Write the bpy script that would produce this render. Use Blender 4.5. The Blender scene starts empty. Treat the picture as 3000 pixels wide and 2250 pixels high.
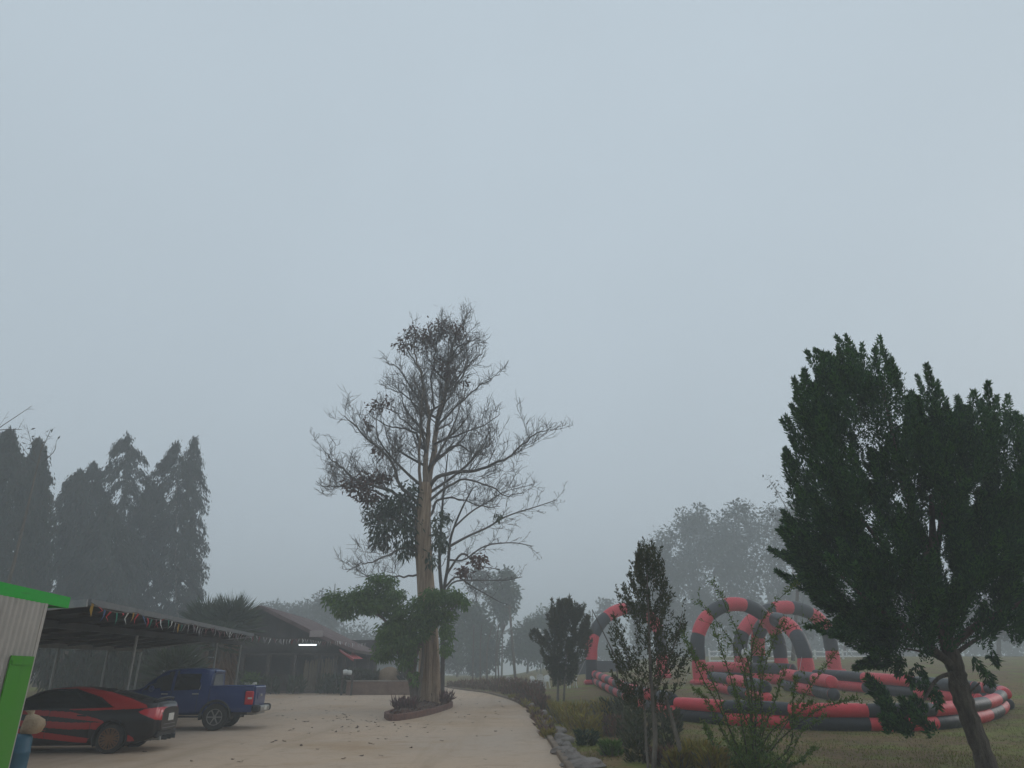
import bpy, math, random
import numpy as np
from mathutils import Vector, Matrix, noise as mnoise

# ------------------------------------------------------------------ camera, sky, sun, exposure
S = bpy.context.scene
PITCH = math.radians(22.4); FPX = 2083.0; EYE = 1.7
cam = bpy.data.objects.new("camera", bpy.data.cameras.new("camera"))
S.collection.objects.link(cam)
cam.location = (0, 0, EYE); cam.rotation_euler = (math.pi / 2 + PITCH, 0, 0)
cam.data.sensor_width = 36; cam.data.lens = FPX / 3000 * 36
cam.data.clip_start = 0.1; cam.data.clip_end = 6000
S.camera = cam
SUN_EL, SUN_AZ = math.radians(14), math.radians(62)      # low, to the right behind the fog
w = bpy.data.worlds.new("World"); S.world = w; w.use_nodes = True
nt = w.node_tree; bg = nt.nodes["Background"]
sky = nt.nodes.new("ShaderNodeTexSky"); sky.sky_type = 'NISHITA'; sky.sun_disc = False
sky.sun_elevation = SUN_EL; sky.sun_rotation = SUN_AZ; sky.dust_density = 6; sky.air_density = 1.5
hs = nt.nodes.new("ShaderNodeHueSaturation"); hs.inputs['Saturation'].default_value = 0.25
mixs = nt.nodes.new("ShaderNodeMix"); mixs.data_type = 'RGBA'; mixs.inputs[0].default_value = 0.93
nt.links.new(sky.outputs[0], hs.inputs['Color']); nt.links.new(hs.outputs[0], mixs.inputs[6])
mixs.inputs[7].default_value = (5.45, 6.4, 7.2, 1)       # the even fog deck over the clear sky
wtc = nt.nodes.new("ShaderNodeTexCoord"); wn = nt.nodes.new("ShaderNodeTexNoise"); wn.inputs['Scale'].default_value = 1.6; wn.inputs['Detail'].default_value = 3
wr = nt.nodes.new("ShaderNodeMapRange"); wr.inputs[1].default_value = .3; wr.inputs[2].default_value = .7; wr.inputs[3].default_value = .955; wr.inputs[4].default_value = 1.035
wm = nt.nodes.new("ShaderNodeVectorMath"); wm.operation = 'SCALE'
nt.links.new(wtc.outputs['Generated'], wn.inputs['Vector']); nt.links.new(wn.outputs[0], wr.inputs[0]); nt.links.new(mixs.outputs[2], wm.inputs[0])
wx = nt.nodes.new("ShaderNodeSeparateXYZ"); nt.links.new(wtc.outputs['Generated'], wx.inputs[0]); wg = nt.nodes.new("ShaderNodeMapRange"); wg.inputs[1].default_value = 0; wg.inputs[2].default_value = 1; wg.inputs[3].default_value = .86; wg.inputs[4].default_value = 1.08
wp = nt.nodes.new("ShaderNodeMath"); wp.operation = 'MULTIPLY'; nt.links.new(wx.outputs[2], wg.inputs[0]); nt.links.new(wg.outputs[0], wp.inputs[0]); nt.links.new(wr.outputs[0], wp.inputs[1]); nt.links.new(wp.outputs[0], wm.inputs['Scale'])
nt.links.new(wm.outputs[0], bg.inputs[0]); bg.inputs[1].default_value = 0.1
sun = bpy.data.objects.new("sun", bpy.data.lights.new("sun", 'SUN')); S.collection.objects.link(sun)
sun.data.energy = 0.5; sun.data.angle = math.radians(25); sun.data.color = (1, .93, .86)
sv = Vector((math.sin(SUN_AZ) * math.cos(SUN_EL), math.cos(SUN_AZ) * math.cos(SUN_EL), math.sin(SUN_EL)))
sun.rotation_euler = sv.to_track_quat('Z', 'Y').to_euler(); sun.location = sv * 100
S.view_settings.view_transform = 'Standard'; S.view_settings.look = 'None'
S.view_settings.exposure = 0.0; S.view_settings.gamma = 1
S.cycles.max_bounces = 8; S.cycles.volume_bounces = 4; S.cycles.use_denoising = True
S.cycles.transparent_max_bounces = 8

# ------------------------------------------------------------------ helpers
COL = S.collection
rng = np.random.default_rng(7); R = random.Random(11)
CP, SP = math.cos(PITCH), math.sin(PITCH)

def ray(px, py):
    u = (px - 1500) / FPX; v = (1125 - py) / FPX
    return np.array([u, CP - v * SP, SP + v * CP])
def at(px, py, Y):                       # the point seen at a photo pixel, Y metres ahead
    d = ray(px, py); return np.array([0, 0, EYE]) + d * (Y / d[1])
def smooth01(t):
    t = np.clip(t, 0, 1); return t * t * (3 - 2 * t)
def terr(x, y):
    s = .036 + .034 * smooth01((np.asarray(x, float) + 3) / 15) + .026 * smooth01((np.asarray(x, float) - 14) / 16)
    r = 6 * np.logaddexp(0, (np.asarray(y, float) - 24) / 6)
    return s * 62 * (1 - np.exp(-r / 62))
def gp(px, py):                          # where a photo pixel meets the ground
    d = ray(px, py); Y = 4.0
    while Y < 300:
        p = np.array([0, 0, EYE]) + d * (Y / d[1])
        if p[2] <= terr(p[0], p[1]): return np.array([p[0], p[1], float(terr(p[0], p[1]))])
        Y += .05
    return np.array([p[0], p[1], float(terr(p[0], p[1]))])
def nrm(a):
    return a / np.maximum(np.linalg.norm(a, axis=-1, keepdims=True), 1e-9)

class MB:
    def __init__(s): s.v = []; s.f = []; s.n = 0
    def add(s, v, f, mi=0):
        v = np.asarray(v, float).reshape(-1, 3)
        if isinstance(f, np.ndarray): s.f.append((f + s.n, mi))
        else:
            by = {}
            for q in f: by.setdefault(len(q), []).append(q)
            for k in by: s.f.append((np.array(by[k], int) + s.n, mi))
        s.v.append(v); s.n += len(v); return s
    def build(s, name, mats, parent=None, off=(0, 0, 0), smooth=False):
        me = bpy.data.meshes.new(name)
        v = np.concatenate(s.v) - np.asarray(off, float)
        me.vertices.add(len(v)); me.vertices.foreach_set("co", v.astype(np.float32).ravel())
        loops = np.concatenate([f.ravel() for f, m in s.f])
        tot = np.concatenate([np.full(len(f), f.shape[1]) for f, m in s.f])
        mi = np.concatenate([np.full(len(f), m) for f, m in s.f])
        me.loops.add(len(loops)); me.loops.foreach_set("vertex_index", loops.astype(np.int32))
        me.polygons.add(len(tot))
        me.polygons.foreach_set("loop_start", (np.cumsum(tot) - tot).astype(np.int32))
        me.polygons.foreach_set("material_index", mi.astype(np.int32))
        me.polygons.foreach_set("use_smooth", np.full(len(tot), bool(smooth)))
        me.update(calc_edges=True); me.validate()
        for m in (mats if isinstance(mats, (list, tuple)) else [mats]): me.materials.append(m)
        o = bpy.data.objects.new(name, me); COL.objects.link(o)
        if parent is not None: o.parent = parent
        else: o.location = off
        return o

def box(mb, c, s, mi=0, rz=0, bev=0.0):
    x, y, z = np.array(s) / 2.0
    b = min(bev, x * .9, y * .9, z * .9)
    if b <= 0:
        v = np.array([[i * x, j * y, k * z] for k in (-1, 1) for j in (-1, 1) for i in (-1, 1)])
        f = [(0, 2, 3, 1), (4, 5, 7, 6), (0, 1, 5, 4), (2, 6, 7, 3), (0, 4, 6, 2), (1, 3, 7, 5)]
    else:
        v = []
        for zz, ins in ((-z, b), (-z + b, 0), (z - b, 0), (z, b)):
            X, Y = x - ins, y - ins
            v += [(-X + (b if not ins else 0), -Y, zz), (X - (b if not ins else 0), -Y, zz), (X, -Y + (b if not ins else 0), zz), (X, Y - (b if not ins else 0), zz),
                  (X - (b if not ins else 0), Y, zz), (-X + (b if not ins else 0), Y, zz), (-X, Y - (b if not ins else 0), zz), (-X, -Y + (b if not ins else 0), zz)]
        v = np.array(v, float); f = [tuple(range(7, -1, -1)), tuple(range(24, 32))]
        for r in range(3):
            for k in range(8): f.append((r * 8 + k, r * 8 + (k + 1) % 8, r * 8 + 8 + (k + 1) % 8, r * 8 + 8 + k))
    ca, sa = math.cos(rz), math.sin(rz)
    v = v @ np.array([[ca, sa, 0], [-sa, ca, 0], [0, 0, 1]]) + np.asarray(c, float)
    return mb.add(v, f, mi)

def beam(mb, a, b, wd, ht, mi=0):        # a square bar between two points
    a = np.asarray(a, float); b = np.asarray(b, float); d = nrm(b - a)
    up = np.array([0, 0, 1.]) if abs(d[2]) < .95 else np.array([0, 1., 0])
    s = nrm(np.cross(d, up)); t = np.cross(s, d)
    v = [p + s * i * wd / 2 + t * j * ht / 2 for p in (a, b) for i, j in ((-1, -1), (1, -1), (1, 1), (-1, 1))]
    return mb.add(v, [(0, 3, 2, 1), (4, 5, 6, 7), (0, 1, 5, 4), (1, 2, 6, 5), (2, 3, 7, 6), (3, 0, 4, 7)], mi)

def tube(mb, pts, rad, n=8, mi=0, flute=0.0, nf=5, closed=False, mis=None):
    P = np.asarray(pts, float); k = len(P); rad = np.broadcast_to(np.asarray(rad, float), (k,))
    T = np.gradient(P, axis=0)
    if closed: T = np.roll(P, -1, 0) - np.roll(P, 1, 0)
    T = nrm(T)
    ref = np.array([0, 1., 0]) if abs(T[0][1]) < .9 else np.array([1., 0, 0])
    s = nrm(np.cross(T[0], ref)); V = []
    a = np.arange(n) * 2 * np.pi / n
    for i in range(k):
        s = nrm(s - T[i] * np.dot(s, T[i])); t = np.cross(T[i], s)
        fl = flute if np.isscalar(flute) else flute[i]
        r = rad[i] * (1 + fl * np.cos(nf * a + .7) + .5 * fl * np.cos((nf - 2) * a))
        V.append(P[i] + r[:, None] * (np.cos(a)[:, None] * s + np.sin(a)[:, None] * t))
    base = mb.n; V = np.concatenate(V)
    j = np.arange(n); F = []; mlist = []
    for i in range(k if closed else k - 1):
        i2 = (i + 1) % k
        q = np.stack([i * n + j, i * n + (j + 1) % n, i2 * n + (j + 1) % n, i2 * n + j], 1)
        F.append((q, mi if mis is None else mis[i]))
    mb.v.append(V); mb.n += len(V)
    for q, m in F: mb.f.append((q + base, m))
    if not closed:
        mb.f.append((np.arange(n)[None, ::-1] + base, mi if mis is None else mis[0]))
        mb.f.append((np.arange(n)[None, :] + base + (k - 1) * n, mi if mis is None else mis[-1]))
    return mb

def sticks(mb, A, B, ra, rb, n=3, mi=0):
    A = np.asarray(A, float); B = np.asarray(B, float); N = len(A)
    if N == 0: return mb
    ra = np.asarray(ra, float); rb = np.asarray(rb, float)
    D = nrm(B - A); ref = np.where(np.abs(D[:, 2:3]) < .9, [[0, 0, 1.]], [[1., 0, 0]])
    s = nrm(np.cross(D, ref)); t = np.cross(D, s); V = np.zeros((N, 2 * n, 3))
    for k in range(n):
        c = math.cos(2 * math.pi * k / n) * s + math.sin(2 * math.pi * k / n) * t
        V[:, k] = A + c * ra[:, None]; V[:, n + k] = B + c * rb[:, None]
    b = np.arange(N)[:, None] * 2 * n
    F = np.concatenate([b + np.array([[k, (k + 1) % n, n + (k + 1) % n, n + k]]) for k in range(n)])
    return mb.add(V.reshape(-1, 3), F, mi)

def cards(mb, C, D, L, W, mi=0, fold=.25):   # leaf blades: a folded rhomb each
    C = np.asarray(C, float); N = len(C)
    if N == 0: return mb
    D = nrm(np.broadcast_to(np.asarray(D, float), C.shape)); L = np.broadcast_to(L, (N,))[:, None]; W = np.broadcast_to(W, (N,))[:, None]
    s = nrm(np.cross(D, rng.normal(size=(N, 3)))); t = np.cross(D, s)
    V = np.stack([C, C + D * L * .45 + s * W / 2 + t * W * fold, C + D * L, C + D * L * .45 - s * W / 2 + t * W * fold], 1)
    F = np.arange(N)[:, None] * 4 + np.array([[0, 1, 2, 3]])
    return mb.add(V.reshape(-1, 3), F, mi)

def M(name, c, c2=None, sc=4.0, rough=.75, bump=0.0, bsc=None, metal=0.0, island=None, det=6, coat=0, trans=0, stretch=None, spec=.4):
    m = bpy.data.materials.new(name); m.use_nodes = True; t = m.node_tree; b = t.nodes["Principled BSDF"]
    b.inputs['Roughness'].default_value = rough; b.inputs['Metallic'].default_value = metal
    b.inputs['Specular IOR Level'].default_value = spec; b.inputs['Coat Weight'].default_value = coat
    tc = t.nodes.new("ShaderNodeTexCoord"); vec = tc.outputs['Object']
    if stretch:
        mp = t.nodes.new("ShaderNodeMapping"); mp.inputs['Scale'].default_value = stretch
        t.links.new(vec, mp.inputs[0]); vec = mp.outputs[0]
    col = None
    def rgb(c): return (c[0], c[1], c[2], 1)
    if c2 is not None:
        n = t.nodes.new("ShaderNodeTexNoise"); n.inputs['Scale'].default_value = sc; n.inputs['Detail'].default_value = det
        n.inputs['Roughness'].default_value = .65; t.links.new(vec, n.inputs['Vector'])
        r = t.nodes.new("ShaderNodeValToRGB"); r.color_ramp.elements[0].position = .35; r.color_ramp.elements[1].position = .68
        r.color_ramp.elements[0].color = rgb(c); r.color_ramp.elements[1].color = rgb(c2)
        t.links.new(n.outputs[0], r.inputs[0]); col = r.outputs[0]
    if island is not None:
        g = t.nodes.new("ShaderNodeNewGeometry"); r2 = t.nodes.new("ShaderNodeValToRGB")
        e = r2.color_ramp.elements; cols = [c] + list(island); e[0].color = rgb(cols[0]); e[1].color = rgb(cols[-1]); e[1].position = 1
        for i in range(1, len(cols) - 1): e.new(i / (len(cols) - 1)).color = rgb(cols[i])
        t.links.new(g.outputs['Random Per Island'], r2.inputs[0])
        if col is None: col = r2.outputs[0]
        else:
            mx = t.nodes.new("ShaderNodeMix"); mx.data_type = 'RGBA'; mx.inputs[0].default_value = .6
            t.links.new(col, mx.inputs[6]); t.links.new(r2.outputs[0], mx.inputs[7]); col = mx.outputs[2]
    if col is None: b.inputs['Base Color'].default_value = rgb(c)
    else: t.links.new(col, b.inputs['Base Color'])
    if bump:
        n = t.nodes.new("ShaderNodeTexNoise"); n.inputs['Scale'].default_value = bsc or sc * 3; n.inputs['Detail'].default_value = 5
        t.links.new(vec, n.inputs['Vector']); bp = t.nodes.new("ShaderNodeBump"); bp.inputs['Strength'].default_value = bump
        bp.inputs['Distance'].default_value = .05; t.links.new(n.outputs[0], bp.inputs['Height']); t.links.new(bp.outputs[0], b.inputs['Normal'])
    if trans:
        out = t.nodes["Material Output"]; tr = t.nodes.new("ShaderNodeBsdfTranslucent"); ms = t.nodes.new("ShaderNodeMixShader"); ms.inputs[0].default_value = trans
        if col is None: tr.inputs[0].default_value = rgb(c)
        else: t.links.new(col, tr.inputs[0])
        t.links.new(b.outputs[0], ms.inputs[1]); t.links.new(tr.outputs[0], ms.inputs[2]); t.links.new(ms.outputs[0], out.inputs[0])
    return m

def tag(o, label, cat, group=None, kind=None):
    if label: o["label"] = label
    if cat: o["category"] = cat
    if group: o["group"] = group
    if kind: o["kind"] = kind
    return o
def thing(name, loc, label, cat, group=None, rz=0):
    o = bpy.data.objects.new(name, None); COL.objects.link(o); o.empty_display_size = .3
    o.location = [float(a) for a in loc]; o.rotation_euler = (0, 0, rz)
    return tag(o, label, cat, group)
def dup(o, parent=None):
    c = o.copy(); COL.objects.link(c)
    if parent is not None: c.parent = parent
    for ch in list(o.children): dup(ch, c)
    return c

# ------------------------------------------------------------------ ground, road, haze
def noise2(x, y, s=1.0): return mnoise.noise(Vector((x * s, y * s, 3.1)))
gx = np.concatenate([-np.geomspace(1800, 66, 14), np.arange(-60, 61, 1.0), np.geomspace(66, 1800, 14)])
gy = np.concatenate([[-900, -400, -150, -60, -30, -15], np.arange(-8, 111, 1.0), np.geomspace(116, 2400, 18)])
GX, GY = np.meshgrid(gx, gy); mb = MB(); nx, ny = len(gx), len(gy)
I, J = np.meshgrid(np.arange(nx - 1), np.arange(ny - 1)); q = (J * nx + I).ravel()
mb.add(np.stack([GX.ravel(), GY.ravel(), terr(GX, GY).ravel()], 1), np.stack([q, q + 1, q + nx + 1, q + nx], 1))
def layered(name, layers, rough=.92, bump=.4, bsc=6):
    """ground made of noise layers: (scale, low, high, colour) each mixed over the one below"""
    m = bpy.data.materials.new(name); m.use_nodes = True; t = m.node_tree; b = t.nodes["Principled BSDF"]; b.inputs['Roughness'].default_value = rough; b.inputs['Specular IOR Level'].default_value = .25
    tc = t.nodes.new("ShaderNodeTexCoord"); col = None
    for i, (sc, lo, hi, c) in enumerate(layers):
        if col is None: r = t.nodes.new("ShaderNodeRGB"); r.outputs[0].default_value = (*c, 1); col = r.outputs[0]; continue
        mp = t.nodes.new("ShaderNodeMapping"); mp.inputs['Location'].default_value = (i * 7.3, i * 3.1, 0); mp.inputs['Scale'].default_value = sc if isinstance(sc, tuple) else (sc, sc, sc); t.links.new(tc.outputs['Object'], mp.inputs[0])
        n = t.nodes.new("ShaderNodeTexNoise"); n.inputs['Scale'].default_value = 1; n.inputs['Detail'].default_value = 8; n.inputs['Roughness'].default_value = .62; t.links.new(mp.outputs[0], n.inputs['Vector'])
        r = t.nodes.new("ShaderNodeMapRange"); r.inputs[1].default_value = lo; r.inputs[2].default_value = hi; t.links.new(n.outputs[0], r.inputs[0])
        mx = t.nodes.new("ShaderNodeMix"); mx.data_type = 'RGBA'; t.links.new(r.outputs[0], mx.inputs[0]); t.links.new(col, mx.inputs[6]); mx.inputs[7].default_value = (*c, 1); col = mx.outputs[2]
    t.links.new(col, b.inputs['Base Color']); n = t.nodes.new("ShaderNodeTexNoise"); n.inputs['Scale'].default_value = bsc; n.inputs['Detail'].default_value = 7; t.links.new(tc.outputs['Object'], n.inputs['Vector'])
    bp = t.nodes.new("ShaderNodeBump"); bp.inputs['Strength'].default_value = bump; bp.inputs['Distance'].default_value = .05; t.links.new(n.outputs[0], bp.inputs['Height']); t.links.new(bp.outputs[0], b.inputs['Normal']); return m
m_ground = layered("lawn_soil", [(0, 0, 0, (.20, .125, .05)), (.25, .40, .60, (.14, .085, .042)), (.45, .47, .60, (.15, .17, .026)), (2.2, .52, .72, (.10, .075, .034)), (9, .52, .72, (.23, .19, .055))], bump=.7)
o = mb.build("lawn", m_ground, smooth=True); o["kind"] = "structure"

m_road = layered("worn_concrete", [(0, 0, 0, (.53, .385, .272)), (.16, .38, .66, (.48, .375, .292)), (.22, .52, .72, (.43, .285, .17)), ((1.1, .07, 1), .54, .74, (.41, .295, .2)), ((.9, 1.3, 1), .55, .78, (.40, .27, .18)), (3.5, .56, .8, (.36, .245, .16)), (16, .60, .74, (.32, .215, .14))], bump=.25, bsc=9)
edge_px = [(1760, 2420), (1653, 2250), (1582, 2131), (1550, 2080), (1512, 2058), (1474, 2044), (1419, 2030), (1347, 2021), (1311, 2015), (1290, 2009)]
EDGE = np.array([gp(*p) for p in edge_px])
EDGE = np.vstack([[EDGE[0][0] + .4, -6, 0], EDGE])
ys = np.arange(-6, EDGE[-1][1] + .01, .5); xr = np.interp(ys, EDGE[:, 1], EDGE[:, 0])
mb = MB(); V = []; nc = 30
for y_, x_ in zip(ys, xr):
    for k in range(nc): 
        X = -17 + (x_ + 17) * k / (nc - 1); V.append((X, y_, terr(X, y_) + .006))
    V.append((x_ + .001, y_, terr(x_, y_) - .05))
n1 = nc + 1
F = [(j * n1 + k, j * n1 + k + 1, (j + 1) * n1 + k + 1, (j + 1) * n1 + k) for j in range(len(ys) - 1) for k in range(nc)]
mb.add(V, F); o = mb.build("driveway", m_road); o["kind"] = "structure"

hz = MB(); box(hz, (0, 650, 14.5), (2400, 2000, 33)); 
mh = bpy.data.materials.new("fog_air"); mh.use_nodes = True; t = mh.node_tree; t.nodes.remove(t.nodes["Principled BSDF"])
pv = t.nodes.new("ShaderNodeVolumePrincipled"); pv.inputs['Density'].default_value = .0043; pv.inputs['Color'].default_value = (.93, .97, 1.0, 1)
pv.inputs['Anisotropy'].default_value = .0
t.links.new(pv.outputs[0], t.nodes["Material Output"].inputs['Volume'])
o = hz.build("haze", mh); o["kind"] = "stuff"

# ------------------------------------------------------------------ shared materials
m_bark = M("grey_bark", (.10, .082, .068), (.2, .165, .13), sc=3, rough=.9, bump=.7, bsc=14, stretch=(3, 3, .5))
m_teak = M("pale_teak_bark", (.22, .145, .095), (.50, .36, .25), sc=3.5, rough=.9, bump=.9, bsc=10, stretch=(3, 3, .22))
m_twig = M("bare_twig", (.10, .088, .08), (.17, .145, .13), sc=3, rough=.9)
m_redleaf = M("dry_red_leaf", (.12, .055, .045), island=[(.10, .05, .04), (.16, .08, .06), (.07, .06, .03)], rough=.8, trans=.25)
m_darkleaf = M("dark_green_leaf", (.03, .05, .022), island=[(.04, .065, .03), (.055, .08, .035), (.03, .045, .02)], rough=.6, trans=.2)
m_green = M("fresh_green_leaf", (.055, .115, .02), island=[(.078, .155, .028), (.135, .225, .045), (.042, .088, .02)], rough=.55, trans=.3)
m_wood = M("dark_timber", (.05, .04, .034), (.10, .08, .065), sc=3, rough=.8, bump=.3, stretch=(1, 1, 6))
m_steel = M("grey_steel", (.22, .23, .23), (.30, .30, .29), sc=3, rough=.5, metal=.4)
m_white = M("white_paint", (.74, .74, .72), (.66, .66, .63), sc=6, rough=.5)
m_black = M("black_plastic", (.02, .02, .021), (.03, .03, .03), sc=20, rough=.45)
m_glass = M("dark_glass", (.012, .013, .014), rough=.08, spec=.7)

# ------------------------------------------------------------------ bare branching
def spline(P, n):
    P = np.asarray(P, float); k = len(P)
    if k == 2: return P[0] + (P[1] - P[0]) * np.linspace(0, 1, n)[:, None]
    Q = np.vstack([2 * P[0] - P[1], P, 2 * P[-1] - P[-2]]); out = []
    for s in np.linspace(0, k - 1 - 1e-6, n):
        i = int(s); f = s - i; a, b, c, d = Q[i], Q[i + 1], Q[i + 2], Q[i + 3]
        out.append(.5 * (2 * b + (c - a) * f + (2 * a - 5 * b + 4 * c - d) * f * f + (3 * b - a - 3 * c + d) * f ** 3))
    return np.array(out)
class Twigs:
    def __init__(s): s.A = []; s.B = []; s.ra = []; s.rb = []; s.tips = []
    def poly(s, P, r):
        for i in range(len(P) - 1):
            s.A.append(P[i]); s.B.append(P[i + 1]); s.ra.append(r[i]); s.rb.append(r[i + 1])
    def flush(s, mb, n=3, mi=0): sticks(mb, s.A, s.B, s.ra, s.rb, n, mi)
def ramify(tw, P, r0, level, dens, lenf, up=.35, spread=.9, t0=.15, rmin=.008, kids=None):
    P = np.asarray(P, float); seg = np.linalg.norm(np.diff(P, axis=0), axis=1); L = seg.sum(); cum = np.concatenate([[0], np.cumsum(seg)])
    n = max(2, int(L * dens * (1 + R.random() * .4)))
    for k in range(n):
        f = t0 + (1 - t0) * (k + R.random()) / n; d = f * L
        i = min(len(seg) - 1, int(np.searchsorted(cum, d) - 1)); i = max(i, 0)
        p = P[i] + (P[i + 1] - P[i]) * ((d - cum[i]) / max(seg[i], 1e-6)); tg = nrm(P[i + 1] - P[i])
        rv = np.array([R.gauss(0, 1), R.gauss(0, 1), R.gauss(0, .7)]); rv -= tg * rv.dot(tg); rv = nrm(rv)
        dr = nrm(tg * .75 + rv * spread + np.array([0, 0, up]))
        ln = L * lenf * (1.1 - .6 * f) * (.6 + .8 * R.random())
        ns = 5 if level > 1 else 3; q = [p]
        for j in range(ns):
            dr = nrm(dr + np.array([R.gauss(0, .16), R.gauss(0, .16), R.gauss(.05, .16)]))
            q.append(q[-1] + dr * ln / ns)
        q = np.array(q); r = max(rmin, r0 * (1 - .7 * f) * .5)
        tw.poly(q, np.linspace(r, max(rmin * .55, r * .3), ns + 1))
        if level > 1: ramify(tw, q, r, level - 1, dens * 1.55, lenf * 1.0, up * .8, spread, .1, rmin)
        else: tw.tips.append((q[-1], dr))

def px_line(pts, Y0, Y1):
    n = len(pts); return np.array([at(x, y, Y0 + (Y1 - Y0) * k / max(1, n - 1)) for k, (x, y) in enumerate(pts)])
def blob_leaves(mb, blobs, Y, depth, n, L, W, droop=.8, sub=9, mi=0, tight=.33):
    """leaf clumps: every blob (px, py, rx, ry) holds a handful of smaller clumps of leaves"""
    area = np.array([b[2] * b[3] for b in blobs], float); area /= area.sum(); mid = []
    for b, a in zip(blobs, area):
        yy = b[4] if len(b) > 4 else Y
        c = at(b[0], b[1], yy); sx = np.linalg.norm(at(b[0] + b[2], b[1], yy) - c); sz = np.linalg.norm(at(b[0], b[1] - b[3], yy) - c)
        k = max(3, int(sub)); cc = nrm(rng.normal(size=(k, 3))) * (rng.random((k, 1)) ** .45) * np.array([sx, depth, sz]) * .85 + c
        mid.append(cc); m = int(n * a); w_ = rng.integers(0, k, m)
        off = rng.normal(size=(m, 3)) * np.array([sx, depth, sz]) * tight
        rr = np.linalg.norm((cc[w_] + off - c) / np.array([sx, depth, sz]), axis=1); keep = rr < 1.12
        p = (cc[w_] + off)[keep]; d = nrm(nrm(off[keep]) + rng.normal(size=(len(p), 3)) * .5 + np.array([0, 0, -droop]))
        cards(mb, p, d, L * (.6 + .7 * rng.random(len(p))), W * (.7 + .6 * rng.random(len(p))), mi)
    return np.concatenate(mid)

# ------------------------------------------------------------------ the tall teak on its island bed
TB = gp(1256, 2078); TY = TB[1]
teak = thing("teak_tree", TB, "tallest tree, nearly leafless, pale fluted trunk rising out of the red kerbed bed", "tree")
def wpx(w_, y, Y): return w_ * np.linalg.norm(at(1500, y, Y) - np.array([0, 0, EYE])) * (1 / math.sqrt(1 + ((1125 - y) / FPX) ** 2)) / FPX
tr_px = [(1256, 2086, 66), (1257, 2050, 60), (1259, 1980, 54), (1258, 1900, 50), (1255, 1820, 47), (1251, 1750, 46), (1246, 1680, 44), (1241, 1600, 44), (1239, 1530, 44), (1243, 1470, 40), (1248, 1415, 35)]
P = np.array([at(x, y, TY) for x, y, _ in tr_px]); P[0][2] = TB[2] - .2
rr = np.array([wpx(w_, y, TY) / 2 for x, y, w_ in tr_px])
mb = MB(); Ps = spline(P, 34); rs = np.interp(np.linspace(0, 1, 34), np.linspace(0, 1, len(rr)), rr)
tube(mb, Ps, rs, 28, flute=np.linspace(.24, .07, 34) ** 1.0, nf=7)
for dx, hh in ((-20, 1800), (14, 1840), (24, 1900), (-6, 1930)):   # buttress ribs
    Q = [at(1256 + dx, 2084, TY - .25), at(1256 + dx * .9, 2000, TY - .22), at(1254 + dx * .6, hh, TY - .1)]
    tube(mb, spline(Q, 8), np.linspace(.2, .05, 8), 8)
mb.build("trunk", m_teak, teak, TB, smooth=True)
m_upper = M('grey_upper_bark', (.17, .125, .095), (.34, .26, .195), sc=3, rough=.9, bump=.4, bsc=12, stretch=(3, 3, .4)); tw = Twigs(); lm = MB()
limbs = [  # photo traces of the main limbs: points, start radius, depth drift
    ([(1248, 1425), (1258, 1395), (1275, 1302), (1282, 1230), (1302, 1157), (1317, 1067), (1335, 985), (1358, 945), (1370, 915)], .19, 1.0),
    ([(1246, 1425), (1247, 1356), (1253, 1284), (1259, 1219), (1242, 1150), (1233, 1085), (1215, 1040), (1210, 1005)], .17, -.8),
    ([(1238, 1470), (1230, 1392), (1230, 1302), (1234, 1212), (1240, 1140)], .10, -1.2),
    ([(1259, 1225), (1270, 1190), (1262, 1110), (1275, 1040), (1288, 975), (1302, 935)], .08, .5),
    ([(1246, 1320), (1212, 1266), (1175, 1255), (1128, 1244), (1081, 1212)], .09, -2.5),
    ([(1244, 1290), (1226, 1268), (1183, 1233), (1150, 1204), (1103, 1190)], .09, 2.0),
    ([(1240, 1490), (1200, 1450), (1168, 1414), (1154, 1364), (1103, 1309), (1067, 1277), (1038, 1244), (1009, 1219)], .14, -3.0),
    ([(1236, 1520), (1180, 1460), (1110, 1425), (1045, 1407), (1002, 1371), (969, 1345), (944, 1313)], .13, -1.5),
    ([(1236, 1540), (1180, 1500), (1100, 1440), (995, 1425), (955, 1425), (926, 1410)], .09, 3.0),
    ([(1252, 1385), (1273, 1356), (1331, 1306), (1364, 1313), (1385, 1327), (1429, 1338)], .10, 2.0),
    ([(1250, 1440), (1284, 1396), (1338, 1382), (1393, 1380), (1443, 1360), (1494, 1338), (1537, 1299), (1573, 1270), (1610, 1257)], .15, -2.0),
    ([(1270, 1318), (1280, 1298), (1331, 1280), (1393, 1255), (1436, 1237), (1465, 1212)], .09, 3.0),
    ([(1278, 1262), (1288, 1241), (1331, 1197), (1374, 1157), (1414, 1125), (1465, 1098)], .10, -1.5),
    ([(1303, 1150), (1335, 1130), (1374, 1067), (1405, 1040), (1425, 1010)], .07, 1.5),
    ([(1246, 1200), (1233, 1183), (1197, 1125), (1168, 1081), (1132, 1060)], .08, -2.0),
    ([(1232, 1220), (1197, 1165), (1161, 1147), (1125, 1136)], .06, 2.2),
    ([(1236, 1090), (1215, 1060), (1185, 1010), (1165, 985)], .06, 1.0),
    ([(1320, 1050), (1345, 1015), (1380, 1000), (1405, 985)], .05, -1.5),
    ([(1248, 1530), (1262, 1509), (1280, 1469), (1320, 1459), (1367, 1469), (1429, 1487), (1465, 1484)], .10, 2.2),
    ([(1250, 1475), (1300, 1430), (1360, 1405), (1420, 1420), (1480, 1450), (1530, 1445)], .09, -3.0),
    ([(1240, 1625), (1200, 1605), (1161, 1614), (1132, 1629), (1085, 1647), (1053, 1652), (1016, 1676)], .08, -2.0),
    ([(1242, 1680), (1190, 1690), (1140, 1685), (1080, 1690), (1040, 1660)], .06, 1.5),
    ([(1244, 1575), (1210, 1540), (1150, 1520), (1100, 1540), (1060, 1530)], .08, -1.0)]
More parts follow.
